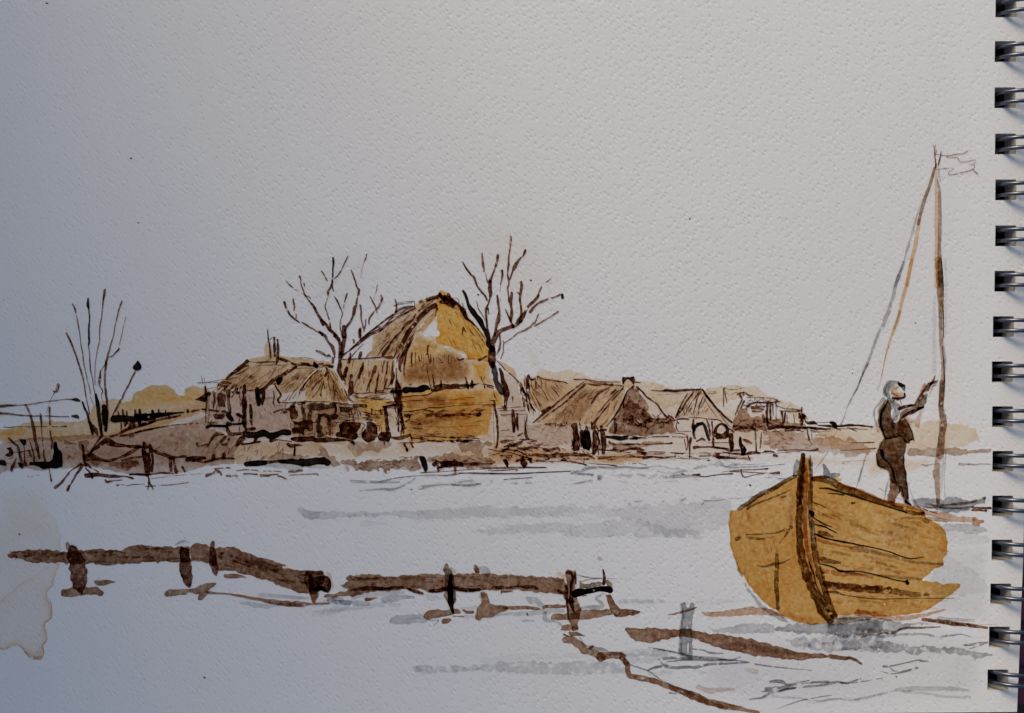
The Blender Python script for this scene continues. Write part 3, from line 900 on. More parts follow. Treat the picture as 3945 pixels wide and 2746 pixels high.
thing('rail_fence', 'open fence of two thin dark rails and crooked posts at the left edge', 'fence', (140, 1770))
for t_, pg in (('0,388,40 70,385,36 150,380,26 250,375,12 350,370,12 480,350,14 600,330,10 720,315,12 850,300,12 950,300,20', 'B'),
               ('0,482,34 100,485,30 200,500,24 320,510,20 450,518,14 600,515,14 700,520,14 800,525,12 900,522,14', 'B'),
               ('50,660,6 130,665,12 250,655,8 420,660,10 640,655,10 760,660,14 870,650,20', 'B')):
    part('rail')
    s('B', t_, pg, 1.05)
    if '388' in t_: s('B', '955,300,20 1000,300,38 1045,315,24', 'K', .9)
    if '482' in t_: s('B', '950,520,30 1000,522,46 1025,540,30', 'K', .9)
for t_ in ('335,370,24 380,450,26 410,540,30 440,680,44 465,820,44 490,930,40 520,1070,30', '530,490,22 540,560,30 545,660,14 555,800,8 570,920,8',
           '652,410,28 652,520,20 660,640,28 665,770,24 685,850,18 680,940,24', '390,840,8 420,930,16 440,1010,22 450,1110,30', '575,970,30 580,1040,26 600,1110,30'):
    part('post')
    s('B', t_, 'B', 1.0)
single('stump', 'black squared stump and low black block on the shore at far left', 'stump', (230, 1800))
w('B', '705,870 725,852 745,858 755,950 810,965 825,1060 825,1198 790,1190 740,1222 690,1200 640,1205 580,1228 520,1200 460,1160 400,1170 370,1130 380,1110 480,1115 560,1110 640,1120 690,1090 690,1030 712,960 697,930', 'K', 1.0, rough=1.5)
s('B', '645,1205,12 660,1290,18 675,1370,22', 'B')
tag(flush(), 'black squared stump and low black block on the shore at far left', 'stump')
thing('marsh_plant', 'dark marsh plants with cup shaped flower heads at the left edge of the shore', 'plant', (90, 1800))
part('flower')
w('B', '250,820 300,830 330,812 355,825 345,880 315,910 280,870', 'K', .85, rough=1)
part('flower')
w('B', '75,945 140,915 165,960 190,1000 160,1040 100,1050 55,1030 100,1000 130,990 110,950', 'B', 1.2, rough=1)
part('leaf')
s('B', '120,815,30 160,850,36 220,900,22', 'B', 1.2)
part('stem')
s('B', '318,910,10 322,1000,12 325,1090,18 340,1150,56;230,900,28 245,940,46 255,980,28 265,1040,30 285,1110,50 290,1180,56;190,995,10 260,990,12 340,975,10 400,965,7 480,965,7;385,965,20 400,1010,36 415,1050,22;215,1070,14 190,1130,24 165,1190,42 155,1235,32', 'B', 1.1)
part('leaf')
s('B', '-10,1120,66 40,1130,66 70,1155,36;250,1140,36 270,1160,50', 'K', 1.0)

thing('picket_fence', 'black rail with short pickets running along the slope left of the thatched cottage', 'fence', (560, 1620))
part('rail')
s('B', '1490,560,84 1600,555,84 1750,560,78 1850,545,78 2040,520,80 C: 50,450,56 200,440,54 300,425,48 400,415,38 500,405,24 600,395,14', 'K', 1.0)
for t_ in ('B|1545,455,18 1560,510,24', 'B|1610,440,28 1625,510,44', 'B|1660,450,18 1665,500,30', 'B|1770,440,28 1780,510,46', 'B|1830,440,26 1835,500,40', 'B|2000,450,38 2000,500,46',
           'C|110,365,24 110,420,34', 'C|250,380,28 255,430,32', 'C|320,370,24 320,420,24', 'C|395,375,12 395,410,14', 'C|640,365,18 640,390,30', 'C|690,385,30 760,370,22', 'C|800,362,24 840,368,26'):
    part('picket')
    s(t_[0], t_[2:], 'B', 1.25)
part('stake')
s('B', '1590,590,26 1590,720,18;1650,600,64 1640,650,28;1720,590,46 1690,680,26;1830,580,56 1820,620,26', 'B', 1.2)
s('C', '40,500,36 50,560,26;110,480,46 110,540,26;190,470,36 200,520,18;300,450,26 340,440,18;420,430,22 440,440,12', 'B', 1.1)
part('lower_rail')
s('B', '1440,790,28 1540,760,28 1650,700,48 1750,660,48 1900,620,42 2040,580,36 C: 120,540,34 240,500,28 360,470,24 480,450,22 560,430,14', 'B', .95)
s('B', '1580,780,28 1700,760,36 1820,720,22 1950,690,26 2040,680,22 C: 60,620,22 200,590,20 400,550,20 560,530,12 620,525,12', 'B', .85)
s('C', '670,525,16 700,520,12;740,520,14 760,518,10;0,665,24 40,655,20', 'B', .8)

thing('wooden_gate', 'broken wooden gate with crossed bars and two posts at the left of the bank', 'gate', (480, 1840))
part('post')
s('B', '1080,900,38 1090,960,42 1095,1040,48 1110,1130,38 1130,1180,28', 'B', 1.15)
part('post')
s('B', '1885,870,46 1905,960,104 1920,1060,104 1930,1180,76 1930,1290,56;1960,900,36 1980,960,46 2000,1100,36 1990,1230,46', 'B', 1.25)
part('bar')
s('B', '1180,1000,28 1250,940,48 1330,890,60 1400,830,56 1430,850,84 1500,890,58 1600,905,46 1720,915,46 1840,920,42', 'B', 1.3)
part('bar')
s('B', '1130,1060,84 1220,1060,92 1300,1080,46 1400,1110,48 1480,1090,38 1600,1050,38 1700,1000,46 1800,940,38 1850,925,28', 'B', 1.05)
part('bar')
s('B', '1340,770,40 1300,820,28 1240,900,18 1200,970,28 1160,1030,38', 'B', .95)
s('B', '1600,1100,28 1700,1070,36 1860,1050,22', 'B', .8)
part('strut')
s('B', '1080,1170,56 1040,1230,42 990,1300,28 950,1370,24 930,1410,10 905,1440,38 885,1490,38;1060,1150,36 950,1220,10 900,1260,10;900,1265,28 850,1330,22 800,1390,38 725,1455,42;1140,1150,38 1200,1200,28 1290,1250,18', 'B', 1.05)
part('rail')
s('B', '1130,1300,56 1200,1290,56 1320,1290,40 1450,1305,46 1550,1310,30 1650,1310,22 1740,1335,28;1120,1200,14 1180,1260,28 1210,1330,28', 'B', 1.15)
part('rail')
s('C', '230,800,18 300,840,36 400,870,46 470,890,46 520,890,22 620,885,28;450,900,36 460,1040,36;485,910,28 500,1000,24 515,1060,40', 'B', .95)
part('base')
s('B', '1700,1290,22 1800,1280,28 1950,1290,22;1380,1350,18 1400,1380,36 1480,1365,18 1600,1355,12;1530,1425,22 1620,1420,18;1650,1435,8 1750,1415,12 1890,1410,8', 'B', .8)
s('C', '580,1000,26 610,1050,28;0,1080,18 150,1085,26 250,1080,18 370,1065,30 480,1075,18;205,1110,18 215,1160,28 200,1250,10;215,1170,18 260,1250,12;170,1215,12 290,1210,14;10,1120,24 40,1130,10', 'B', .95)
s('C', '0,1200,7 60,1190,9;320,1200,12 420,1200,10 520,1190,9 650,1170,12;240,1130,6 500,1095,6 800,1075,6', 'B', .7, dry=.3)
part('shadow_wash')  # brown washes painted as shadow around the gate
w('B', '1150,1085 1300,1090 1330,1120 1280,1180 1200,1150', 'N', .5, rough=3)
w('B', '1420,1150 1600,1110 1700,1085 1840,1120 1800,1180 1650,1230 1500,1190', 'N', .5, rough=4)
w('B', '1600,1130 1700,1090 1760,1110 1840,1130 1840,1170 1720,1190 1600,1200', 'N', .5, rough=4)
w('B', '1040,860 1160,835 1190,890 1120,930 1180,960 1150,1010 1010,930', 'N', .5, rough=4)
s('B', '860,860,50 900,870,30 1000,885,16', 'N', .6)
w('C', '250,945 350,930 440,950 420,985 300,1000 250,990', 'N', .4, soft=12)

def log(label, fn, at):
    single('log', label, 'log', at)
    fn()
    tag(flush(), label, 'log')
log('brown log with two cut stubs lying on the bank below the thatched cottage',
    lambda: (s('C', '640,920,56 700,905,48 760,900,46 830,900,36', 'B', 1.35), s('C', '700,930,30 760,930,36 830,945,38 920,920,38 1020,905,28 1160,910,18;925,870,38 925,905,46;1040,860,46 1040,895,46', 'B', 1.2)), (800, 1775))
log('long black log at the water edge below the cottage row, thickest at its right end',
    lambda: (s('C', '1290,965,62 1340,960,62 1420,955,60 1500,950,48', 'K', 1.0), s('C', '1490,950,46 1600,940,30 1700,935,46', 'B', 1.5), s('C', '1680,935,44 1800,940,62 1900,950,86 1980,945,86 2080,930,76 2150,930,84 2190,945,76', 'K', 1.0)), (1120, 1790))
single('driftwood', 'scattered brown driftwood flecks floating off the bank below the long black log', 'driftwood', (1010, 1828))
s('C', '850,1095,40 920,1080,24 960,1050,40 1000,1060,20 1010,1085,20;1070,1100,20 1130,1105,24 1180,1105,36;940,1020,20 1040,1010,14 1110,1010,24;1180,1040,10 1300,1030,14 1420,1040,14;1260,1078,14 1330,1075,18 1410,1080,16', 'N', 1.3, dry=.2)
s('C', '1450,1095,30 1530,1095,30 1560,1085,20 1640,1080,12;1480,1045,12 1600,1045,14 1680,1055,10;1760,1055,20 1840,1045,30 1900,1035,34;1640,1100,18 1690,1110,16 1720,1130,20 1745,1120,10;1760,1090,10 1880,1085,10 2060,1075,14 2080,1090,14', 'N', 1.3, dry=.2)
w('C', '1330,970 1500,970 1650,960 1890,970 1915,1000 1880,1040 1780,1030 1600,1010 1480,1000 1400,995', 'G', .42, rough=5)
s('C', '1930,1010,26 2050,1005,20 2200,1015,16', 'G', .4, dry=.2)
tag(flush(), 'scattered brown driftwood flecks floating off the bank below the long black log', 'driftwood')

# ---- thatched cottage at the left
thing('thatched_cottage', 'long thatched cottage with a thin chimney at the left of the village', 'cottage', (880, 1665))
part('wall')
w('D', '205,1010 300,970 460,960 660,960 860,950 980,960 1100,880 1130,1000 1160,1090 1300,1080 1240,1230 1310,1300 1330,1450 1310,1490 960,1490 860,1510 640,1510 480,1510 210,1440 200,1200', 'M', .55, edge=.2)
w('D', '520,1000 650,990 660,1120 510,1110', 'T', .5, soft=20)
w('D', '730,1000 840,1000 840,1110 740,1110', 'T', .5, soft=20)
w('D', '205,1030 290,1010 280,1150 220,1160', 'T', .5, soft=20)
s('D', '205,1440,48 260,1420,42 340,1425,38 460,1425,46;470,1400,38 600,1400,28 700,1390,38', 'K', .9)
s('D', '470,1440,46 490,1500,56 520,1530,46 640,1530,38 720,1510,46;720,1470,36 780,1470,38 840,1460,38', 'B', 1.4)
s('D', '710,1545,60 760,1540,90 850,1540,100 960,1520,86 1010,1540,80 1080,1560,86 1190,1520,78 1300,1510,66', 'K', 1.0)
part('roof')
w('D', '450,790 560,680 720,560 800,520 960,495 1110,490 1180,490 1400,520 1560,520 1700,540 1800,560 1890,590 1860,640 1640,660 1500,820 1420,960 1160,1000 1140,930 1040,880 980,940 860,950 720,960 560,930 440,960 300,960 230,990 330,900', 'T', .85, edge=.3, blot=.25)
w('D', '460,790 600,700 760,590 1000,600 900,760 700,930 440,955 330,930', 'N', .16, soft=20)
w('D', '1200,800 1400,670 1640,670 1480,850 1420,950 1180,990', 'N', .16, soft=20)
s('D', '740,560,48 700,600,38 600,680,38 500,760,38 460,800,28', 'B', 1.3)
s('D', '750,612,28 680,640,22 620,690,28 560,730,10;690,690,12 620,730,22 580,740,12;620,770,12 540,790,28 480,810,22;360,870,38 440,840,42 520,850,22;380,890,28 480,885,28', 'N', 1.1)
s('D', '80,850,12 200,845,8 350,840,8;180,845,5 400,805,7 450,800,7;200,930,8 300,915,7;130,760,10 145,860,8;165,780,5 180,900,7', 'B', .95)
s('D', '870,572,12 1000,568,16 1150,565,14;750,560,7 900,578,6 1110,570,8;880,620,8 1000,610,10 1300,610,8', 'B', .85, dry=.15)
s('D', '1180,530,36 1230,545,42 1280,560,38 1360,600,28 1420,605,28 1500,600,38 1600,620,28 1700,630,18;1460,580,18 1560,600,34', 'B', 1.35)
w('D', '1635,550 1660,590 1700,600 1690,630 1672,668 1650,640 1610,630 1620,590', 'K', 1.2, rough=1)
s('D', '1700,600,18 1750,590,22;1720,640,10 1790,610,28 1880,630,38', 'B', 1.2)
s('D', '1340,520,5 1500,510,6 1630,530,6;1170,650,7 1160,700,10;730,920,5 850,830,5 1000,740,5 1130,680,7;880,960,7 1000,880,6;1400,660,6 1500,650,6 1640,660,6', 'B', .8)
s('D', '420,950,12 440,900,18;560,900,12 500,950,14;560,880,8 600,900,7;640,930,12 665,890,18;580,940,28 620,920,18;530,960,12 560,1000,14 530,1040,12;730,960,12 840,940,10;540,900,6 700,800,5;600,900,5 720,810,5', 'B', 1.0)
s('D', '1400,630,28 1330,670,48 1240,730,48 1160,780,58 1100,800,58 1040,860,48 980,910,48 920,960,58 880,1000,56', 'B', 1.35)
w('D', '1105,810 1160,770 1220,780 1200,840 1160,885 1130,860', 'K', 1.0, rough=2)
s('D', '1110,860,28 1140,930,22 1180,990,38 1190,1020,28 1150,1080,38 1170,1120,18;1090,960,8 1100,1040,18 1090,1110,22 1110,1160,14;970,1055,6 1080,1050,6', 'B', 1.15)
s('D', '1220,980,8 1300,890,8 1370,850,8 1430,780,8;1400,800,6 1440,760,8;1200,960,6 1280,860,6', 'B', .7)
hatch('D', '470,790 720,570 1000,560 1300,620 1080,800 900,940 440,950 330,930', 46, -36, 120, 8, 'B', .6)
hatch('D', '1200,850 1400,680 1620,680 1480,850 1420,960 1190,980', 22, -42, 130, 8, 'B', .65)
hatch('D', '330,880 560,900 760,930 660,990 330,960', 30, -60, 50, 14, 'B', .9)
part('chimney')
w('D', '975,490 968,400 985,320 1005,285 1050,320 1085,370 1095,490', 'T', .55, rough=2)
s('D', '1012,130,12 1020,240,16 1040,360,22 1050,470,28 1050,520,18;1040,270,7 1085,240,10 1110,240,12;1100,250,26 1105,400,36 1110,490,28;1145,270,22 1150,400,46 1140,540,46 1120,610,10', 'B', 1.3)
part('post')
s('D', '175,900,28 185,1000,36 190,1150,18 185,1280,12 180,1380,18;205,1020,7 215,1200,5 210,1420,7', 'B', 1.0)
part('beam')
w('D', '40,1075 150,1010 200,980 260,960 270,1000 200,1040 190,1100 150,1110 120,1090', 'B', 1.3, rough=2)
part('post')
s('D', '705,890,46 700,960,58 700,1100,76 695,1250,66', 'B', 1.5)
part('post')
s('D', '715,1260,46 700,1380,84 715,1450,38', 'B', 1.6)
part('post')
s('D', '780,1150,38 790,1250,42 790,1350,34 800,1415,18', 'B', 1.2)
part('post')
s('D', '870,930,58 870,1010,58 890,1080,66 890,1140,46', 'K', 1.0)
s('D', '960,960,46 950,1060,56 940,1130,36', 'B', 1.3)
part('window')
w('D', '335,990 390,960 450,1000 460,1080 440,1190 400,1190 360,1180 330,1080', 'B', .85, rough=3)
s('D', '290,980,46 300,1080,38 285,1180,22', 'B', .7)
s('D', '485,960,56 490,1080,38 500,1180,46 510,1250,38', 'B', .8)
part('shutter')
s('D', '240,1215,38 340,1225,28 440,1225,24;600,1270,36 680,1300,46 715,1290,28', 'B', 1.1)
w('D', '270,1260 440,1270 440,1330 300,1340 290,1300', 'B', .95, rough=2)
s('D', '480,1270,56 520,1320,56 540,1350,46', 'K', .9)
part('boarding')
hatch('D', '215,1010 660,960 680,1500 480,1500 215,1430', 34, 90, 90, 12, 'B', .7)
hatch('D', '220,1200 660,1200 660,1440 220,1430', 18, 2, 110, 14, 'B', .8)
hatch('D', '760,1000 1300,1100 1310,1480 760,1480', 20, 80, 60, 8, 'N', .6)
part('step')
s('C', '960,630,36 930,660,36 890,720,18 860,780,12;1040,640,18 960,650,22;750,745,36 760,770,18 860,750,22;1060,670,28 1010,720,34;1100,690,28 1070,750,36 1020,750,22', 'B', .95)
s('C', '1250,680,56 1190,740,56 1300,740,18 1440,715,18;1400,680,36 1380,720,28;1560,710,46 1640,700,10 1790,720,10;1170,760,26 1300,745,18 1450,720,12', 'B', 1.15)
s('C', '1000,720,8 920,840,7;860,760,8 790,850,7;1150,770,7 1090,850,5;980,740,5 930,800,5;880,760,5 850,880,5;1330,770,9 1300,830,9;1270,770,7 1260,810,7;1210,770,6 1180,810,6;1240,870,18 1220,880,14', 'B', .75)

thing('thatched_cottage', 'small cottage with cone shaped ochre thatch and dark timber front left of the barn', 'cottage', (1270, 1680))
part('wall')
w('F', '380,400 540,290 700,270 1100,285 1400,320 1560,330 1600,480 1500,560 1500,780 1200,800 1000,800 700,800 470,770 440,500', 'T', .4, edge=.15)
w('F', '380,400 540,290 700,270 1100,285 1150,560 1140,780 800,790 470,770 440,500', 'M', .3, soft=20)
part('roof')
w('D', '1650,680 1800,650 1900,700 1970,800 2030,930 2110,1115 1900,1110 1600,1095 1500,1080 1545,990 1530,940 1460,900 1500,830', 'O', .36, edge=.25, blot=.3)
w('D', '1810,690 1960,820 2100,1112 1850,1108 1790,900', 'N', .55, soft=14)
w('D', '1640,690 1800,660 1830,900 1700,1080 1530,1085 1545,960 1470,890', 'R', .38, soft=20)
s('D', '1680,680,10 1600,760,18 1520,850,22 1470,930,38 1440,990,22;1640,680,7 1560,740,9 1480,840,9', 'B', .95)
hatch('D', '1660,690 1790,660 1700,900 1540,1080 1500,930', 26, 118, 120, 9, 'B', .75)
hatch('D', '1790,670 1880,690 1930,1100 1720,1100', 20, 88, 110, 8, 'B', .65)
hatch('D', '1880,690 2090,1100 1930,1100', 16, 62, 110, 8, 'B', .65)
s('D', '1800,650,22 1810,700,38 1780,760,28;1830,640,16 1880,640,24', 'B', 1.2)
s('D', '1750,780,12 1680,850,9 1640,900,10 1600,950,12;1740,830,14 1700,930,10 1650,1000,12 1610,1045,14;1750,860,18 1730,950,12 1720,1020,22;1820,780,12 1830,870,12 1850,950,14;1890,870,7 1900,960,7 1905,985,7;1850,985,5 1920,985,5;1660,850,8 1600,930,8;1860,690,14 1950,820,12;1890,760,7 1930,810,7;1700,780,12 1640,840,8;1720,740,10 1690,800,8', 'B', 1.0)
s('D', '1900,700,7 1980,820,12 2040,940,18 2100,1060,28 2170,1110,12;1510,1100,28 1700,1100,10 1900,1110,12 2090,1130,12', 'B', .95)
s('D', '1250,990,7 1370,850,7;1300,1080,14 1340,1000,12 1420,900,10;1260,1080,8 1300,1010,7;1350,1060,10 1410,970,8;1420,1030,5 1430,1000,5;1240,1090,5 1280,1050,5;1160,1110,12 1300,1116,14 1400,1105,12 1500,1110,22;1100,1240,26 1150,1220,26 1220,1200,22;1240,1230,26 1330,1160,36 1390,1110,26;1190,1260,12 1250,1190,12;1130,1150,7 1220,1150,6', 'B', .9)
part('timber')
w('F', '680,300 760,280 880,268 1000,290 1110,275 1110,350 1060,350 1000,350 880,380 720,390 690,350', 'D', 1.15, rough=3)
w('F', '1170,320 1390,330 1380,390 1320,410 1180,420', 'D', 1.2, rough=3)
s('F', '1390,315,56 1480,310,40 1550,320,66', 'D', 1.0)
s('F', '1110,300,36 1120,380,38 1110,420,28;1080,275,20 1250,300,14 1380,300,12', 'B', 1.2)
w('F', '440,400 540,330 550,420 550,480 520,510 480,490 450,510', 'B', .9, rough=3)
s('F', '360,415,36 430,380,56 500,330,56', 'B', 1.1)
s('F', '620,330,36 640,400,46 650,470,56 660,520,46;750,380,46 740,450,56 740,520,64', 'D', 1.1)
w('F', '455,520 560,545 660,520 770,520 780,600 760,690 700,660 650,660 660,740 600,720 480,720 480,640 600,620 600,590 490,600', 'B', 1.05, rough=3)
w('F', '840,420 920,420 1000,440 1160,430 1150,500 1050,530 1040,570 1000,560 980,480 900,480 890,560 930,650 930,770 850,780 840,600', 'D', 1.25, rough=3)
s('F', '1010,560,38 1030,650,46 1030,740,28', 'D', .9)
s('F', '1080,560,12 1180,560,14 1290,530,10;1150,520,9 1400,520,9;1160,460,5 1360,440,7;1190,490,5 1350,480,5;580,280,60 660,270,40', 'B', 1.0)
hatch('F', '400,400 700,280 1500,330 1500,780 480,770', 60, 90, 90, 14, 'B', .7)
hatch('F', '480,500 1500,400 1500,790 480,780', 40, 2, 120, 12, 'B', .7)
w('F', '660,270 1100,280 1500,340 1480,560 1150,560 1150,780 700,780 480,770 470,520 660,500', 'N', .35, soft=16, blot=.5)
part('door')
w('F', '1160,570 1320,545 1480,560 1490,620 1440,690 1420,740 1470,790 1320,800 1230,770 1120,780 1120,710 1180,690 1160,630', 'B', 1.45, rough=3)
part('archway')
w('F', '1570,560 1640,540 1690,545 1730,640 1740,700 1720,780 1700,820 1600,850 1540,840 1500,760 1560,640', 'B', 1.35, rough=4)
s('F', '1480,560,12 1540,600,22 1500,680,18 1520,770,22', 'N', 1.2)
s('F', '1510,400,8 1640,440,12 1830,440,8;1640,360,22 1640,440,26;1510,490,18 1600,490,18 1780,490,9;1490,360,8 1490,480,7;1560,450,30 1620,470,20;1560,520,20 1650,520,24', 'B', 1.0)
part('sill')
s('F', '480,800,56 560,800,76 640,800,66 760,790,66 840,810,66 950,810,76 1100,810,56 1180,810,46 1310,820,18', 'B', 1.55)
s('F', '1310,830,28 1360,850,56 1385,880,28', 'B', 1.4)
part('signpost')
s('F', '420,880,56 470,900,66 540,890,38 620,895,18;520,920,28 515,990,38 510,1035,38', 'B', 1.4)

# ---- bare tree left of the barn
thing('bare_tree', 'bare forked tree with wide angular branches left of the big barn', 'tree', (1320, 1480))
part('trunk')
s('D', '1960,280,30 1990,340,54 1990,450,58 1980,560,54 1975,680,58 1995,760,48;2030,100,58 2040,200,58 2030,300,58 2020,400,48 2000,500,48;2010,780,48 2030,830,76 2025,880,38', 'B', 1.25)
part('trunk')
s('D', '2120,460,28 2100,560,38 2060,680,48 2040,760,56', 'B', 1.1)
BR = [('E', '1095,265,28 1100,340,42 1095,400,34 1090,500,26 1085,600,24', 'K', 1.0),
      ('E', '1080,640,30 1080,680,40 1060,750,42 1020,810,48 1010,860,42 1010,915,12;1075,740,22 1100,820,18;1000,940,12 985,1000,14 960,1075,18 980,1150,18 1010,1240,20 1035,1310,22 1045,1400,24 1040,1470,46', 'B', 1.15),
      ('E', '1340,250,22 1310,310,20 1270,390,24 1240,460,18;1230,485,20 1170,570,22 1110,625,12', 'B', 1.0),
      ('E', '900,490,20 950,560,22 985,640,24 1000,660,10', 'N', 1.4),
      ('E', '540,580,34 560,640,18 560,700,18 590,790,18 620,870,28 650,920,28 690,980,18 740,1040,38', 'B', .95),
      ('E', '740,1040,36 790,1110,48 830,1200,42 870,1260,48 930,1330,34 1000,1410,48 1030,1460,58 1100,1520,48 1180,1598,48 D: 1900,200,48 1960,270,50', 'B', 1.3),
      ('E', '870,1280,22 900,1350,24 930,1390,40', 'K', .95),
      ('E', '610,700,28 620,750,14;580,865,8 700,930,22 725,960,7', 'B', .9),
      ('E', '315,665,14 380,730,22 435,775,14;470,800,22 520,820,7', 'B', .85),
      ('E', '285,1010,46 300,1080,34 350,1170,30 390,1230,34 470,1300,34 540,1350,18', 'B', 1.2),
      ('E', '430,960,28 445,1040,34 450,1100,32 445,1145,22;470,1200,8 480,1280,12;490,1200,8 485,1270,8', 'N', 1.4),
      ('E', '580,1345,24 660,1390,38 730,1440,32 830,1500,22 870,1510,46 930,1570,38 D: 1700,160,28 1780,220,38 1820,300,28 1880,370,48 1900,430,38 1910,510,14', 'B', .95),
      ('E', '1110,915,12 1150,970,28 1190,1050,28 1240,1160,22 1250,1200,18 1235,1270,14 1215,1330,14 1215,1430,16 1240,1520,36 1260,1598,38', 'B', 1.0),
      ('E', '1320,870,34 1300,950,22 1280,1020,14 1270,1110,14', 'B', 1.1),
      ('E', '1395,475,18 1430,560,24 1460,650,24 1490,760,24 1520,800,42 1520,850,42 1500,920,24 1480,1010,32 1460,1090,58 1440,1180,44 1420,1250,32 1380,1330,38 1330,1400,34 1300,1460,38 1290,1540,46 1300,1598,46', 'B', 1.05),
      ('E', '1650,215,22 1640,280,38 1610,340,7 1580,440,7 1550,610,5', 'B', .8),
      ('E', '1545,1060,28 1560,1150,34 1560,1280,24 1590,1400,28 1610,1500,18;1635,1300,18 1630,1400,18 1605,1490,22', 'B', .95),
      ('E', '1545,1440,36 1540,1520,28 1545,1598,34', 'B', .8),
      ('E', '1830,720,14 1820,800,22 1800,860,7 1770,960,5', 'B', .7),
      ('E', '1710,920,18 1760,1010,22 1800,1090,26 1825,1190,18;1890,890,22 1910,950,34 1880,1020,32 1850,1090,32 1790,1150,14 1750,1200,28 1710,1260,32 1690,1320,28 1690,1380,16', 'B', .9),
      ('D', '1665,420,24 1740,450,38 1800,490,18 1830,480,38 1860,505,8;1885,520,36 1885,580,28', 'B', .9),
      ('D', '2293,230,8 2180,350,14 2100,430,12;2280,250,12 2150,370,12 2040,470,8', 'B', .95),
      ('D', '2293,330,8 2200,420,12 2120,520,18;2250,130,36 2250,240,36;2160,270,22 2165,310,28;2260,450,50 2240,510,40', 'B', 1.0)]
for r_, t_, pg, dn in BR:
    part('branch')
    s(r_, t_, pg, dn)

# ---- lean-to against the barn
thing('barn_shed', 'low striped shed roof leaning on the left side of the big barn', 'shed', (1450, 1640))
part('roof')
w('G', '60,990 320,1000 600,990 720,980 705,1300 610,1400 400,1440 200,1430 100,1320 60,1180', 'T', .7, edge=.15, blot=.4)
w('G', '330,1000 560,1000 520,1100 350,1120', 'M', .3, soft=30)
s('G', '60,990,12 250,985,18 400,975,18 560,965,18 680,965,36', 'B', 1.15)
for t_ in ('320,1040,22 310,1110,46 280,1180,36 270,1230,26', '480,1080,36 460,1140,46 430,1220,36 400,1300,22 370,1385,18', '515,1190,22 500,1290,28 480,1410,28', '410,1310,8 400,1390,12',
           '590,1010,14 570,1090,14 560,1160,12', '630,1020,18 615,1170,22', '700,1000,12 690,1100,28 700,1200,46 680,1290,36', '620,1240,18 600,1310,22 570,1400,8', '175,1190,36 170,1280,56 165,1400,66 150,1440,36', '270,1290,7 240,1340,7', '300,1170,7 230,1270,8'):
    s('G', t_, 'B', 1.05)
s('G', '190,1415,7 400,1415,5 490,1405,5;580,1360,9 720,1350,12;600,1540,9 680,1520,10;580,1590,28 700,1570,18', 'B', .95)
s('G', '430,1480,28 530,1470,18;240,1465,26 330,1475,20 420,1450,18', 'N', 1.0)
hatch('G', '80,1010 700,990 690,1390 150,1410', 30, 105, 130, 10, 'B', .55)
hatch('G', '140,1410 720,1350 720,1500 230,1500', 26, -6, 120, 12, 'B', .6)
part('wall')
w('F', '1380,195 1800,220 1990,260 2000,320 1850,330 1840,700 1720,700 1720,560 1560,480 1500,360', 'O', .65, edge=.1, blot=.3)
w('F', '1400,330 1560,330 1820,420 1830,680 1740,690 1680,540 1560,470', 'N', .5, soft=30)
hatch('F', '1400,220 1980,270 1990,330 1830,700 1740,690 1560,470', 36, 4, 120, 12, 'B', .6)
hatch('F', '1500,360 1830,360 1830,700 1700,700', 22, 88, 110, 12, 'B', .6)

# ---- the big barn
thing('barn', 'tall ochre barn with a great hipped hay roof in the middle of the village', 'barn', (1680, 1700))
part('roof')
w('G', '440,700 560,640 640,540 800,430 960,320 1160,200 1280,190 1240,360 1200,440 1040,560 1050,640 1000,660 900,840 800,1000 700,965 600,960 360,960 440,840 430,760', 'T', .75, edge=.2, blot=.3)
w('G', '440,840 700,820 820,760 900,700 880,860 800,990 700,965 360,960', 'N', .3, soft=40)
s('G', '80,940,10 200,830,14 340,700,16 480,590,18 600,500,20 700,430,24', 'B', 1.1)
s('G', '80,930,18 300,770,22 400,680,46 470,650,46 560,610,36 640,540,28 760,470,8 900,390,26 980,350,22', 'B', .95)
s('G', '720,400,22 820,360,22 960,330,22;1030,270,28 1150,230,36 1280,190,36;1100,260,24 1260,220,24', 'B', .9)
s('G', '1230,310,56 1130,370,66 1060,440,56 1000,520,46 930,600,56 880,670,66 830,760,56 780,840,36', 'B', 1.15, dry=.12)
s('G', '980,430,22 940,500,28 860,550,28 800,640,22 740,700,28 680,760,18 640,830,28 590,900,46 570,940,36', 'B', 1.0)
s('G', '1020,380,14 1200,260,14;900,800,28 850,900,46 800,1000,56 780,1100,28 800,1150,18;870,870,28 850,1000,28 840,1080,18 835,1190,14;970,650,8 930,730,8 880,820,12;640,760,8 560,860,14 500,950,8;750,870,12 720,940,12 700,980,18', 'B', 1.05)
s('G', '700,840,8 640,940,8;940,560,8 860,680,8;990,600,8 900,720,10;1060,400,8 960,520,8;1240,280,10 1120,360,10', 'B', .8)
hatch('G', '440,700 640,540 960,330 1200,220 1000,520 830,760 760,950 380,950', 46, -52, 170, 8, 'B', .5)
hatch('G', '900,700 1000,640 900,850 800,1000 720,960 820,800', 24, -62, 130, 12, 'B', .7)
hatch('G', '80,930 480,590 700,420 980,330 960,370 700,480 400,690 100,940', 26, -36, 150, 10, 'B', .7)
w('G', '480,680 700,520 960,340 1200,210 1180,290 1000,520 830,780 700,950 400,950', 'N', .16, soft=20, blot=.5)
part('gable')
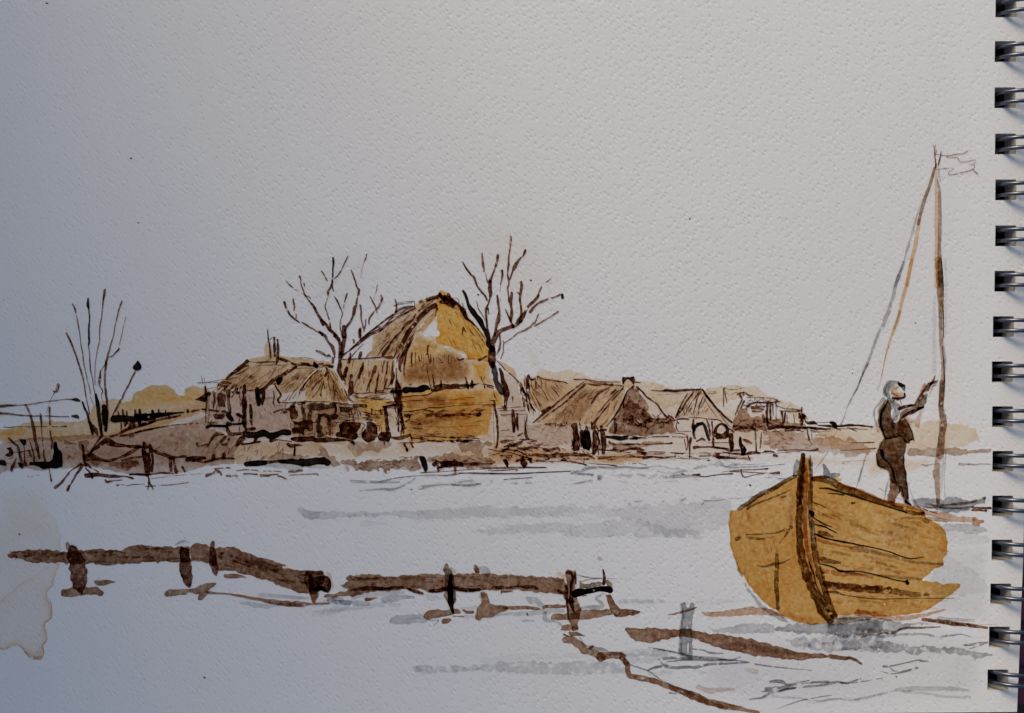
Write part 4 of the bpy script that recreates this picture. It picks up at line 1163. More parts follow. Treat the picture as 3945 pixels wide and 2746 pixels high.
w('G', '1280,110 1380,160 1480,260 1560,340 1680,500 1800,620 1870,720 1890,850 1910,900 1930,1050 1905,1200 1960,1290 1965,1370 1700,1372 1500,1372 1200,1372 860,1376 760,1360 745,1150 800,1000 900,800 1000,650 1050,600 1130,560 1200,480 1245,380 1260,250', 'T', .42, edge=.15, blot=.2, holes='1225,485 1245,540 1270,630 1295,700 1200,700 1120,710 1060,675 1130,595|1310,840 1340,825 1375,815 1420,850 1370,852|1490,890 1540,918 1600,910 1632,965 1600,980 1550,945|1570,1265 1640,1245 1690,1240 1690,1265 1600,1285')
w('G', '1280,112 1380,162 1480,262 1560,342 1680,502 1800,622 1868,722 1888,850 1905,900 1925,1040 1800,990 1640,985 1630,920 1500,880 1420,830 1340,810 1240,770 1230,720 1300,700 1250,520 1235,420 1262,270', 'O', .85, edge=.25, rough=3, blot=.2)
w('G', '1000,660 1060,690 1120,720 1230,715 1240,770 1340,810 1300,880 1000,960 830,1050 760,1140 800,1000 900,800', 'T', .55, soft=16)
w('G', '1245,380 1215,470 1130,560 1050,600 1040,640 1000,660 1100,500 1180,420', 'T', .6, rough=1)
w('G', '1180,440 1245,300 1275,285 1245,400 1229,478 1185,535 1095,615 1052,662 1042,620 1110,535', 'T', .6, rough=1, edge=.1)
w('G', '1380,830 1500,890 1560,960 1640,1000 1650,1200 1560,1290 1200,1310 880,1320 790,1200 850,1060 1200,930', 'N', .30, soft=40)
w('G', '1640,1000 1920,1000 1910,1200 1950,1300 1680,1290 1700,1150', 'O', .95, soft=30)
w('G', '830,1000 1000,700 1230,730 1240,780 1350,820 1420,850 1640,990 1700,1100 1690,1290 860,1340 770,1250', 'O', .32, soft=26, blot=.3)
w('G', '820,1060 1000,960 1300,890 1450,865 1600,985 1700,1100 1690,1230 1560,1290 1200,1320 860,1330 770,1250', 'M', .62, soft=24, blot=.2)
s('G', '1290,180,28 1320,230,28 1380,205,56 1420,230,46', 'B', 1.1)
s('G', '1300,270,46 1400,280,56 1460,330,66 1540,350,46 1590,410,56 1630,480,42 1680,520,28 1750,590,14 1850,720,10', 'B', 1.05, dry=.12)
s('G', '1390,170,36 1440,240,36 1520,310,38 1580,370,38 1620,430,28', 'B', 1.2)
s('G', '1440,220,8 1500,225,10 1530,270,12 1510,290,18;1570,290,18 1600,370,22;1610,360,14 1620,400,14', 'D', .8)
s('G', '1250,350,28 1235,420,12 1220,480,7;1440,580,12 1410,500,12 1420,480,8 1500,580,10;1570,680,14 1580,590,18 1610,640,12;1480,390,10 1510,430,7', 'B', 1.0)
s('G', '1640,560,6 1720,700,5;1680,560,5 1800,700,6 1850,800,8;1600,550,4 1700,680,4;1780,690,8 1840,780,8;1760,740,5 1830,920,5;1720,600,6 1790,700,6', 'B', .8)
hatch('G', '1290,190 1420,200 1560,380 1680,520 1600,470 1440,310 1280,260', 30, 48, 110, 18, 'B', .85)
hatch('G', '1300,320 1560,400 1840,760 1880,960 1640,960 1300,700', 26, 58, 120, 7, 'B', .45)
hatch('G', '830,1060 1600,1000 1680,1280 860,1320', 40, 60, 60, 6, 'N', .6)
part('hay')
for t_ in ('935,910,22 930,1000,22 935,1080,18', '980,900,9 980,1040,9', '1020,950,14 1030,1010,18', '1060,920,7 1050,1020,9', '1080,920,5 1080,1080,4', '1140,820,22 1130,900,18 1150,980,14 1165,1050,18', '1170,930,12 1175,1020,14', '1110,930,12 1140,920,12', '1205,970,9 1205,1030,10',
           '1250,970,7 1300,1000,18 1330,1030,14', '1320,950,7 1310,1040,12', '1370,960,5 1370,1000,5', '1395,940,7 1400,1040,12', '1430,960,7 1435,1030,7', '1460,960,7 1480,1020,7', '1500,970,14 1530,1000,22 1580,985,26', '1620,990,7 1730,985,7', '1240,1000,8 1240,1020,8', '1340,940,6 1350,1000,8'):
    s('G', t_, 'B', .95)
s('G', '1780,1000,36 1800,990,36 1880,950,18', 'B', 1.1)
part('beam')
s('G', '850,1370,80 900,1365,66 960,1370,76 1040,1360,76 1110,1345,74 1150,1358,40', 'K', 1.0, jag=.22)
s('G', '1200,1370,64 1260,1350,66 1330,1330,66 1440,1330,56 1550,1330,56 1620,1330,46 1700,1310,26 1850,1305,12 1960,1330,18', 'B', 1.35, jag=.25)
s('G', '1195,1185,12 1210,1280,22 1215,1330,28;1300,1260,18 1300,1330,28;1610,1220,18 1625,1300,36 1640,1350,36;1690,1250,18 1690,1330,56;1120,1080,5 1145,1220,7 1165,1330,14;1180,1300,7 1170,1340,14;1790,1200,9 1830,1290,9;1850,1210,7 1820,1260,7 1810,1190,7;1840,1280,18 1850,1350,18;860,1320,10 930,1300,8 900,1340,8;1880,1330,16 1960,1360,10', 'B', 1.2)
part('front_wall')
w('H', '275,330 340,330 700,345 900,340 1300,342 1580,345 1680,420 1700,560 1640,562 1560,562 1500,780 1480,960 1000,1050 480,1050 330,960 300,700', 'O', .68, edge=.1, blot=.3)
w('H', '1460,560 1560,560 1600,1080 1350,1060 1380,960 1440,900', 'P', .5, soft=30)
w('H', '980,370 1260,345 1360,460 1320,620 1000,620 960,500', 'O', .6, soft=40)
w('H', '650,420 900,380 975,400 980,600 860,580 650,560', 'N', .62, soft=36)
w('H', '470,720 700,700 880,720 870,860 600,900 480,860', 'N', .42, soft=50)
w('H', '350,420 660,420 640,1000 460,1030 360,940', 'N', .15, soft=50)
w('H', '520,960 900,900 1400,900 1380,1000 1000,1050 560,1040', 'N', .14, soft=40)
s('H', '100,340,14 220,340,12;200,380,46 320,370,46;330,450,12 430,440,22 540,430,14 680,420,22 750,385,14;330,510,12 450,500,10 590,490,8;140,530,8 240,510,12;350,580,4 470,580,4', 'B', 1.0)
s('H', '360,650,12 500,630,14 640,610,12 720,590,18 850,590,14 1000,570,10 1200,555,8 1400,550,8 1600,550,12;640,460,5 900,490,5 1140,470,5;900,520,4 1200,540,5 1430,520,4;1220,455,7 1320,455,10;700,560,5 1000,540,5 1300,520,5', 'B', .9)
s('H', '665,720,28 700,690,46 760,690,56 830,700,46', 'B', .8)
s('H', '860,712,26 940,692,44 1010,680,18;1030,690,36 1140,680,46 1260,680,36;1300,680,36 1350,690,46', 'B', .95, dry=.15)
s('H', '1355,685,40 1380,680,60', 'B', 1.5)
s('H', '880,640,18 960,635,14;1350,630,12 1415,635,18;560,810,18 600,810,10;370,870,36 410,860,8;440,860,5 700,845,5 1000,850,5 1350,825,5;500,870,16 620,870,16;600,1000,60 650,1010,20', 'B', .8)
hatch('H', '340,400 1660,380 1560,980 380,980', 40, -3, 260, 6, 'N', .75)
w('H', '345,400 1300,345 1580,350 1690,430 1690,555 1500,780 1470,960 1000,1045 480,1045 365,940', 'R', .28, soft=20, blot=.4)
w('H', '400,640 1400,600 1440,760 900,860 400,900', 'N', .2, soft=40, blot=.6)
hatch('H', '340,640 1400,600 1400,740 380,800', 26, -3, 160, 14, 'B', .6)
hatch('H', '380,940 1350,960 1360,1060 440,1060', 30, 3, 160, 12, 'B', .6)
w('H', '345,420 700,400 900,380 960,470 940,620 700,640 640,560 360,640', 'R', .35, soft=30, blot=.5)
w('H', '360,700 900,690 880,880 600,900 380,940', 'R', .3, soft=40, blot=.5)
s('H', '1570,370,8 1580,430,10 1610,490,22;1525,495,14 1620,495,12;1575,510,26 1585,600,28 1610,700,38 1620,800,28 1625,950,28 1615,1090,22 1600,1120,36;1565,560,5 1570,900,4 1580,1080,4', 'B', 1.15)
part('corner_post')
s('H', '275,240,40 285,300,70 280,380,80 290,440,66 280,500,76 300,600,46 320,700,38 350,790,46 350,880,28 365,940,14;330,520,28 340,620,38 330,700,46;265,60,14 270,200,22 280,260,30', 'B', 1.2, dry=.06)
s('H', '300,620,46 290,720,18 300,820,18 290,900,26;380,690,36 440,690,28 440,750,18 380,770,12;220,370,60 340,375,30', 'B', 1.0)
hatch('H', '220,300 340,300 370,940 280,940', 30, 84, 110, 18, 'B', .9)
part('window')
s('H', '95,580,28 180,560,22 260,555,26;120,590,50 130,700,56 140,800,46 150,880,66;130,592,18 280,600,5', 'B', 1.25)
sub('pane')
w('H', '165,610 270,605 290,700 290,860 200,880 175,760', 'T', .25, rough=2)
part('plinth')
s('H', '450,940,22 470,1000,28 480,1060,8;480,1000,28 560,1000,18;200,990,22 300,1000,46 400,970,46 450,950,28', 'N', 1.6)
s('H', '500,950,7 700,970,8 830,980,14 1000,990,18 1200,985,12 1300,980,10 1310,1000,8;320,1060,12 500,1060,12 600,1050,14 700,1030,12;600,1010,8 700,1010,12;690,1030,18 850,1040,18 900,1035,10;1250,1010,8 1350,1000,10 1380,1040,8;1000,990,26 1060,1000,14', 'B', 1.1)
s('H', '950,1040,22 1030,1040,28;1080,1030,36 1150,1030,46 1220,1040,36', 'B', 1.6)
w('H', '360,1060 380,1060 440,1150 412,1195 390,1140', 'B', 1.3, rough=2)
w('H', '250,1050 420,1060 500,1110 420,1190 330,1120', 'T', .45, rough=2)
s('H', '450,1050,20 490,1120,26', 'B', 1.1)
w('F', '1740,740 1760,700 1840,690 1920,680 1920,780 1900,830 1780,820 1730,790', 'B', 1.35, rough=4)
s('F', '1830,840,18 1830,890,12', 'B', 1.0)
part('chimney')
s('G', '725,240,14 740,300,22 740,390,40', 'B', 1.25)
s('G', '710,320,8 760,300,14 860,290,6 950,270,8;740,280,6 850,270,5 960,260,8 970,300,8 970,350,10;770,360,14 860,330,18 950,322,14', 'B', 1.0)

# ---- bare tree right of the barn
thing('bare_tree', 'tall bare tree with a black curved limb right of the big barn', 'tree', (1925, 1600))
part('trunk')
s('I', '455,1300,56 450,1400,84 455,1480,84 460,1540,56', 'B', 1.35)
s('H', '1560,0,60 1575,60,70 1580,120,84 1600,250,66 1650,330,80 1690,390,70', 'K', .62)
s('J', '150,170,46 200,330,66 225,430,90 230,500,90 220,600,56 215,650,36', 'B', 1.25, dry=.08)
part('limb')
s('I', '130,700,28 160,760,32 190,860,34 230,920,64 280,990,48 320,1040,66 350,1100,48 390,1170,54 410,1220,48 410,1290,58 440,1330,46 465,1350,56', 'K', 1.0)
part('limb')
s('I', '470,1270,66 490,1200,66 550,1140,48 640,1110,42 720,1080,42 760,1030,58 810,960,42 850,880,36 910,820,36 960,770,36 975,730,18', 'B', 1.0)
BR = [('120,370,12 160,440,22 210,510,22 250,550,26 280,630,20 320,690,20 370,750,22 395,800,24', 1.0, 0),
      ('340,280,18 345,370,28 355,430,28 360,480,22;380,500,5 390,560,12 410,610,18', .95, 0),
      ('520,300,32 510,360,28 490,430,22 455,520,22 430,590,34', .95, 0),
      ('430,590,34 425,660,42 432,730,38 430,780,18 410,840,18 385,900,34 385,980,28 395,1060,28 405,1130,22 425,1190,12 440,1270,8;410,890,14 415,960,8', 1.05, 0),
      ('280,820,7 300,900,10 340,960,10 380,1030,7', .9, 0),
      ('510,750,22 520,820,26 530,900,22 535,970,46 510,1040,44 500,1080,28 485,1160,22 480,1200,28', 1.05, 0),
      ('565,470,24 565,540,22 545,630,12;545,650,3 542,710,3;545,780,3 545,820,3', 1.0, 0),
      ('660,90,24 660,160,26 655,210,14 640,300,18 635,400,26 625,500,12 635,560,22 640,630,18 625,660,22 635,740,18 640,830,12', .95, 0),
      ('825,240,24 800,310,18', 1.0, 0), ('780,320,18 740,370,26 705,430,42 680,490,18 650,570,22', .85, .25),
      ('670,720,32 660,790,42 665,880,34 670,960,34 660,1040,28', .95, 0), ('605,910,14 640,990,22 670,1060,24 690,1100,38', 1.15, 0),
      ('770,600,20 780,590,30 785,640,36 765,760,32 775,860,28 785,960,32 770,1030,56;735,710,10 760,730,16', 1.05, 0),
      ('980,710,24 1020,630,14 1060,600,12 1120,555,7', .8, .3), ('880,930,40 920,880,28 980,830,18 1010,820,40 1080,790,22 1150,770,20 1210,740,18', .8, .2),
      ('590,1280,12 680,1220,12 740,1170,14 820,1140,28 880,1100,28 920,1050,18;930,1060,14 970,960,18;930,1090,22 1020,1040,18 1100,990,12 1190,930,18', .75, .2),
      ('540,1200,22 540,1320,24 510,1400,18', .85, 0), ('580,1250,7 575,1380,12 550,1460,9', .95, 0)]
for t_, dn, dr_ in BR:
    part('branch')
    s('I', t_, 'B', dn, dry=dr_)
part('bud')
s('I', '1235,740,28 1240,775,32', 'K', 1.0)

# ---- little round roofed shed
thing('barn_shed', 'narrow shed with a rounded roof squeezed between barn and long house', 'shed', (1960, 1730))
part('roof')
w('J', '105,50 190,85 290,140 340,200 368,280 340,292 250,210 130,100', 'T', .6, rough=2)
w('J', '340,290 420,330 480,340 470,420 430,440 380,360', 'T', .4, rough=2)
s('J', '110,60,7 200,160,18 280,230,14 350,290,14 380,330,22', 'B', 1.0)
part('wall')
w('J', '200,220 340,280 420,560 430,640 250,640 260,560 240,400', 'M', .3, edge=.15)
w('J', '110,640 470,640 490,860 500,1060 130,1090', 'M', .25, edge=.1)
s('J', '120,665,8 280,650,8 450,640,8;150,690,12 300,690,8 460,690,12;160,740,14 200,745,18 330,730,8 490,740,8;170,940,12 270,930,8;380,1000,28 440,970,12;400,1050,18 560,1050,8;150,1010,4 330,1015,4', 'B', .9)
s('J', '170,1080,46 220,1075,50 260,1070,28 330,1060,7', 'N', 1.2)
part('post')
s('J', '310,690,36 320,800,46 325,950,36', 'B', 1.35)
part('post')
s('J', '370,730,28 365,850,34 375,930,22', 'B', 1.35)
part('post')
s('J', '455,760,8 465,950,7;490,760,12 470,900,28 480,1000,38 510,1050,28', 'B', 1.1)
part('timber')
s('J', '180,640,28 215,665,56;310,520,24 310,580,10', 'B', 1.0)
single('brushwood', 'tangle of brown brushwood lines at the foot of the narrow round roofed shed', 'brushwood', (2000, 1750))
s('J', '0,1170,8 150,1200,12 250,1180,18 380,1200,18 490,1250,12;0,1260,7 200,1210,8 300,1220,12 480,1280,14;160,1250,22 300,1250,12;340,1180,12 480,1240,8;190,1190,40 260,1160,20;200,1140,14 340,1120,24 450,1060,14;330,1110,30 420,1080,24', 'B', 1.0, dry=.1)
s('J', '380,1160,36 450,1170,46 560,1150,28 700,1170,46 780,1180,28 880,1160,46 900,1190,28;520,1240,28 650,1250,36 780,1260,46 880,1250,56 1000,1240,36 1100,1240,46 1250,1250,36 1330,1290,22;480,1270,18 600,1310,22 740,1330,18;930,1310,28 990,1310,18', 'B', .85, dry=.3)
hatch('J', '20,1160 1300,1170 1340,1320 400,1340 20,1280', 80, 6, 70, 12, 'B', .75, spread=28)
hatch('J', '130,1060 560,1060 900,1180 300,1200', 40, -6, 60, 14, 'B', .75, spread=28)
s('J', '760,1330,7 900,1325,8 1100,1330,8 1240,1370,12;1200,1385,5 1240,1380,8;0,1405,10 400,1395,7 740,1405,9;0,1440,7 350,1430,8 370,1440,7;0,1480,8 380,1480,12 700,1460,7 1080,1445,5;200,1555,7 550,1530,5', 'B', .95)
tag(flush(), 'tangle of brown brushwood lines at the foot of the narrow round roofed shed', 'brushwood')
def stake(label, fn, at):
    single('stake', label, 'stake', at)
    fn()
    tag(flush(), label, 'stake', 'stakes along the water edge')
stake('tall black leaning stake at the water edge below the big barn', lambda: w('H', '565,1225 600,1240 640,1235 665,1300 680,1370 695,1410 680,1425 655,1460 635,1420 600,1370 585,1300', 'K', 1.0, rough=1.5), (1635, 1818))
stake('short black block stake right of the barn, before the brushwood', lambda: s('J', '205,1310,40 225,1325,60 235,1360,62 240,1390,30', 'K', 1.0), (1953, 1796))
stake('ragged brown stake among brushwood below the round roofed shed', lambda: s('J', '440,1270,36 440,1330,84 455,1360,90 450,1395,36;350,1315,38 400,1310,28;500,1300,12 530,1310,40 540,1340,20', 'B', 1.5), (2020, 1798))
log('low dark plank at the water edge right of the tall black stake', lambda: (s('H', '775,1350,60 800,1340,80 860,1360,90 960,1350,84 1060,1350,76 1130,1345,60', 'B', 1.6, jag=.22), s('H', '1130,1350,56 1250,1350,40 1340,1340,50 1450,1340,20 1540,1340,30;800,1290,26 805,1340,30;820,1400,28 830,1440,24;1050,1400,40 1060,1460,30', 'B', .95), s('H', '580,1462,6 700,1445,7 900,1420,7;0,1590,6 260,1530,6 700,1490,6 940,1495,8;930,1500,8 1060,1470,12 1200,1465,12 1400,1475,10 1900,1470,12 2258,1450,6;1200,1395,8 1500,1395,8 2258,1385,6', 'B', .9)), (1740, 1795))

# ---- long house with the chimney
thing('farmhouse', 'long low farmhouse with a square brown chimney right of the barn', 'farmhouse', (2330, 1740))
part('roof')
w('J', '500,300 560,270 620,250 780,292 1000,332 1250,330 1550,350 1700,370 1740,430 1680,580 1580,740 1480,900 1320,940 1300,850 1150,860 1040,850 900,880 700,862 600,835 700,700 640,685 580,640 520,460', 'T', .62, edge=.2, blot=.3)
w('J', '1240,380 1400,395 1500,400 1400,520 1300,640 1180,800 1000,870 700,840 850,700 1080,480', 'N', .42, soft=14)
w('J', '520,330 700,300 1000,330 1050,345 880,520 680,700 540,520', 'M', .35, soft=14)
s('J', '570,840,18 680,740,28 800,650,24 950,520,22 1080,420,18 1200,330,12;640,830,22 780,720,22 960,590,18 1080,480,28 1220,350,22;1080,480,8 1230,370,12;680,700,30 780,640,24', 'B', 1.1)
s('J', '620,300,8 625,255,10 650,270,12;620,260,12 700,290,14 820,310,16 960,330,14 1000,350,8;1080,295,14 1240,300,14 1400,325,14 1660,330,8;1240,350,12 1380,370,22 1480,340,10;1420,350,12 1500,360,24 1560,362,36;1240,300,10 1400,350,10 1690,375,8', 'B', 1.05)
s('J', '1300,600,18 1350,520,22 1420,450,28 1520,400,14;1540,480,22 1600,430,28;1360,750,8 1480,600,12 1640,430,14;1310,860,28 1420,730,18 1560,560,16 1700,410,14', 'B', 1.05)
s('J', '1580,690,6 1600,600,6 1690,480,5;1590,650,5 1640,560,5;540,370,12 580,440,12;560,460,8 620,560,10 660,660,8;640,370,8 720,480,12;700,450,7 760,570,7;780,380,10 840,440,14 890,510,12;520,450,12 600,620,12 650,700,8', 'B', .85)
s('J', '680,830,18 690,870,12;700,860,18 800,850,12;860,790,7 850,880,12;870,870,18 920,850,8;960,850,8 970,880,8;1000,810,7 990,860,8;1160,790,14 1150,860,18;740,870,8 840,850,10;890,880,10 1000,870,10', 'B', .8)
hatch('J', '520,310 1050,345 700,690 580,640', 26, 58, 130, 9, 'B', .6)
hatch('J', '1060,480 1500,400 1700,380 1480,890 1310,930 720,860', 50, -46, 140, 8, 'B', .5)
hatch('J', '640,830 1300,860 1310,930 660,880', 36, 80, 40, 9, 'B', .8)
hatch('J', '470,260 520,260 580,740 470,700 400,420', 40, 70, 90, 18, 'B', .9)
s('J', '1830,380,26 1750,450,22 1690,580,22 1640,680,36 1580,770,22 1490,890,12', 'B', 1.35)
s('J', '500,250,24 490,320,30 490,400,44', 'B', 1.3)
s('J', '510,235,18 530,290,22 560,300,28 600,290,8', 'B', 1.3)
part('gable')
w('K', '470,330 530,330 600,440 690,580 685,700 800,740 980,740 1020,830 1060,900 980,940 700,965 300,965 130,910 230,760 320,600 370,450', 'N', .68, edge=.2, blot=.3, holes='520,755 570,748 625,750 645,780 600,795 540,785')
w('K', '330,600 420,520 560,560 680,640 690,720 650,800 560,700 480,760 400,740 330,700', 'B', .5, rough=8, dry=.3)
s('K', '530,310,26 600,370,22 660,440,24 740,500,26 800,540,22 840,600,28 880,660,22 940,720,28 1030,770,14', 'B', 1.35)
s('K', '960,700,36 1000,720,26 1040,760,12;700,740,26 830,740,26 930,740,18;740,680,12 780,720,8;800,710,12 850,670,8;860,780,30 960,790,24', 'B', 1.1, dry=.1)
s('K', '240,740,36 250,850,46 240,930,28;350,500,18 360,600,18;440,760,40 480,780,40;660,780,50 700,780,40;460,690,20 480,720,16;600,640,40 640,700,40', 'B', 1.0, dry=.2)
hatch('K', '470,340 540,330 690,590 680,700 980,760 1030,880 700,950 250,940 250,740', 90, 100, 50, 11, 'B', .75, spread=35)
hatch('K', '250,740 980,760 1020,860 260,860', 40, 5, 60, 16, 'B', .8, spread=30)
part('wall')
w('J', '470,870 680,862 1040,862 1060,1100 920,1130 700,1140 520,1050', 'M', .42, edge=.2)
w('J', '1480,900 1640,900 1900,960 1957,1000 1500,1000', 'N', .35, soft=14)
hatch('J', '480,880 1040,880 1050,1110 700,1130', 24, 10, 60, 6, 'N', .8, spread=40)
hatch('J', '1040,850 1480,900 1460,1200 1060,1180', 40, 88, 110, 16, 'B', .8)
part('door')
w('J', '1200,930 1240,935 1280,950 1300,1080 1290,1150 1270,1200 1190,1160 1170,1080', 'K', .95, rough=2)
part('shutter')
w('J', '1040,850 1110,840 1140,950 1160,1100 1150,1190 1060,1190 1070,1050 1055,930', 'B', 1.15, rough=2)
w('J', '1150,930 1200,930 1190,1100 1170,1150', 'B', 1.1, rough=1)
part('shutter')
s('J', '1345,960,56 1360,1030,80 1360,1100,86 1330,1220,60', 'B', 1.2)
part('post')
s('J', '1420,890,36 1440,980,56 1455,1100,56 1450,1220,46;1300,830,22 1310,920,18;1400,940,30 1480,930,30', 'B', 1.3)
part('chimney')
w('K', '330,175 380,185 440,185 510,165 505,220 508,290 470,292 440,225 400,220 360,265 350,292 340,230', 'B', 1.45, rough=2)
w('K', '357,290 380,232 440,222 462,290 400,340', 'T', .45, rough=2)
s('K', '520,250,22 580,255,12', 'B', 1.0)
part('sill')
s('K', '130,980,36 220,990,46 310,1000,66 420,990,56 530,1000,38', 'K', 1.0)
s('K', '520,1000,36 650,990,22 780,980,12 960,975,18', 'B', 1.35)
part('plinth')
s('K', '160,1040,18 190,1080,36 300,1080,22 500,1080,22 700,1080,14 900,1070,14 1000,1065,28', 'B', 1.0)
w('K', '200,1060 500,1060 880,1030 900,1080 620,1110 560,1150 220,1150', 'N', .4, rough=4)
s('K', '30,1150,28 150,1160,18 250,1160,46 330,1165,36 450,1140,28 540,1140,46 620,1160,28;540,1180,30 640,1200,40;20,1270,28 90,1270,22 200,1250,8 440,1250,14 590,1250,8 620,1260,46 720,1250,32 880,1255,18', 'B', 1.1, dry=.08)
s('K', '600,1200,22 640,1220,28;640,1190,12 760,1180,8 950,1190,12 1150,1205,22;650,1210,5 900,1210,5;920,1250,12 1050,1240,22 1040,1220,8;0,1350,6 120,1350,8 270,1375,12', 'B', .95)
hatch('K', '140,1060 620,1080 640,1280 20,1280', 34, 2, 110, 12, 'B', .6)
hatch('K', '620,1180 2000,1180 2000,1290 620,1280', 40, 2, 140, 9, 'B', .7)

# ---- open gable shed
thing('boat_shed', 'gabled shed with two dark arched openings right of the farmhouse', 'shed', (2720, 1755))
part('roof')
w('K', '1410,350 1600,610 1800,790 1650,762 1480,742 1230,732 1050,722 1210,390', 'P', .4, edge=.1)
s('K', '730,355,14 850,365,12 920,360,28', 'B', 1.0)
s('K', '900,360,28 1050,365,32 1150,355,28 1300,350,22 1410,345,18', 'B', 1.6)
s('K', '800,415,4 1150,400,5;1040,530,5 1080,505,6', 'B', .7)
s('K', '1210,400,14 1150,500,18 1100,600,22 1050,720,22;1290,380,18 1200,500,22 1130,620,36 1070,700,22', 'B', 1.35)
s('K', '1390,380,22 1300,470,14 1240,560,9 1160,700,9;1420,440,12 1370,560,14 1355,680,12;1340,470,12 1310,590,12 1280,680,8;1240,500,7 1190,600,7;1450,570,5 1400,650,5;1520,560,5 1450,660,5;1250,640,8 1270,690,7;1480,600,5 1420,660,5', 'B', 1.0)
s('K', '1410,345,18 1450,410,32 1520,500,28 1600,600,28 1630,630,32 1700,700,24 1800,785,26', 'B', 1.7)
s('K', '1430,470,8 1520,600,10 1600,710,10;1480,380,6 1580,375,8 1585,395,10 1480,400,6;1640,680,7 1780,850,7', 'B', .9)
hatch('K', '1210,390 1410,350 1500,560 1400,720 1070,720', 26, 112, 130, 9, 'B', .65)
part('eave')
s('K', '1030,770,7 1110,740,22 1220,745,26;1230,720,7 1380,725,14 1460,740,10;1490,740,12 1640,760,14 1700,830,9 1780,880,18 1830,920,18', 'B', 1.15)
part('archway')
s('K', '1295,900,40 1310,850,46 1370,810,36 1430,815,38 1460,880,38 1480,960,46 1500,1020,36', 'K', .95)
s('K', '1290,920,36 1310,1000,26;1330,800,16 1420,790,16', 'B', 1.3)
part('archway')
s('K', '1580,960,46 1590,870,46 1650,810,28 1720,830,46 1750,920,36 1750,980,26', 'B', 1.45)
w('K', '1590,940 1620,905 1640,940 1690,920 1700,890 1740,900 1750,1000 1720,1010 1640,1010 1610,1030 1580,990', 'B', 1.0, rough=2)
part('post')
s('K', '1290,750,18 1285,850,46 1290,920,30', 'B', 1.3)
part('post')
s('K', '1465,740,18 1500,850,28 1520,960,36', 'B', 1.0)
part('post')
s('K', '1540,780,22 1545,900,22 1555,1000,28 1555,1100,28', 'B', 1.2)
part('post')
w('K', '1765,920 1820,930 1835,1060 1830,1190 1780,1190 1770,1080 1755,980', 'B', 1.3, rough=2)
part('post')
s('K', '1250,1000,36 1240,1100,28 1240,1260,18', 'B', 1.2)
part('bar')
s('K', '1300,1120,46 1350,1115,34 1450,1115,20 1580,1120,26 1760,1140,20', 'B', 1.0)
s('K', '1330,1040,14 1400,1010,28 1440,1020,28;1480,1060,8 1650,1060,10 1760,1055,8', 'B', 1.0)
part('side_rail')
s('K', '1080,910,7 1180,905,8 1260,910,7;1040,930,8 1150,940,12 1200,960,12;1075,770,12 1060,850,18 1080,900,12;1090,800,18;1200,950,26 1215,1050,22 1200,1160,12;1170,1020,14 1190,1160,7;1010,980,12 1180,985,10', 'B', .95)
part('footing')
s('K', '1370,1240,14 1600,1235,8;1040,1265,7 1230,1275,8 1500,1275,7;1580,1200,36 1640,1210,18;1620,1250,36 1720,1255,36 1840,1270,14;1480,1300,18 1520,1295,7;1770,1190,8 1770,1280,8;1830,1200,18 1950,1210,28', 'B', 1.0)
s('L', '20,1150,50 60,1180,56 130,1190,22 270,1200,18', 'B', 1.0)

thing('flag', 'little wind blown flag sketched in thin brown line above the boat shed roof', 'flag', (2790, 1565))
part('pole')
s('K', '1690,335,16 1695,450,12 1692,575,12;1705,320,10 1720,430,16 1740,530,10', 'B', 1.1)
part('cloth')
s('K', '1700,318,7 1760,345,7 1860,345,9 1955,328,12;1740,400,5 1780,422,5 1840,390,4 1880,380,3', 'B', .95)

# ---- end house, outhouse and landing stage at the right
thing('end_house', 'brown plank house with a crooked gable at the right end of the village', 'house', (2890, 1740))
part('wall')
w('L', '260,700 300,620 360,560 430,545 445,640 455,690 560,655 610,690 620,640 680,700 820,690 860,790 600,850 480,830 260,860 230,820', 'N', .6, edge=.3, rough=4)
s('L', '420,770,22 480,790,36 520,750,28 540,800,36 620,790,18;270,830,22 420,810,28 520,830,28;250,790,30 350,800,30', 'B', .85, dry=.12)
hatch('L', '250,720 620,680 860,700 860,840 260,850', 40, 10, 70, 10, 'B', .6, spread=35)
part('roof')
s('L', '300,390,26 330,375,22 360,370,18 400,370,14 440,400,10 490,405,8;375,350,12 375,400,22;330,400,28 350,440,14', 'B', 1.3)
s('L', '360,450,18 310,550,22 270,650,14;390,470,12 340,580,12;380,470,20 330,570,10', 'B', 1.1)
s('L', '410,430,7 560,430,6 700,435,7 770,450,8 790,470,36 840,485,6;420,490,5 460,460,8 500,480,5 520,440,7 550,480,5 580,450,5;420,540,28 480,500,22 600,490,22 700,490,18 840,480,8;620,420,7 620,470,7', 'B', 1.1)
hatch('L', '260,700 440,380 800,440 860,540 420,560 300,700', 30, 20, 90, 8, 'B', .65, spread=40)
part('window')
s('L', '480,560,36 540,560,46 620,580,28;490,600,28 600,605,18;520,530,12 640,545,12', 'N', 1.5)
part('post')
s('L', '675,510,28 665,640,32 680,780,36', 'B', 1.35)
part('post')
s('L', '715,500,22 710,600,28 715,710,18;740,500,28 750,660,9', 'B', 1.1)
part('post')
s('L', '780,480,9 785,690,10;760,460,9;630,660,9 630,740,28;800,560,10 770,480,8', 'B', .9)
part('post')
s('L', '520,840,14 530,1000,16 535,1110,22;600,870,9 590,1000,18 580,1070,10', 'B', .9)
thing('outhouse', 'tiny flat roofed outhouse with dark slats beside the end house', 'shed', (3030, 1640))
part('roof')
s('L', '800,530,12 880,565,10 1000,575,12 1100,590,22;830,595,12 950,600,18 1080,600,22;980,510,4 910,570,5', 'B', 1.05)
part('wall')
w('L', '820,690 900,700 960,750 1100,740 1160,790 860,820', 'N', .55, rough=3)
w('L', '830,612 1060,612 1050,740 960,740 900,690 830,680', 'P', .3, rough=2)
part('slat')
s('L', '855,610,28 865,700,18 870,770,22', 'B', 1.1)
part('slat')
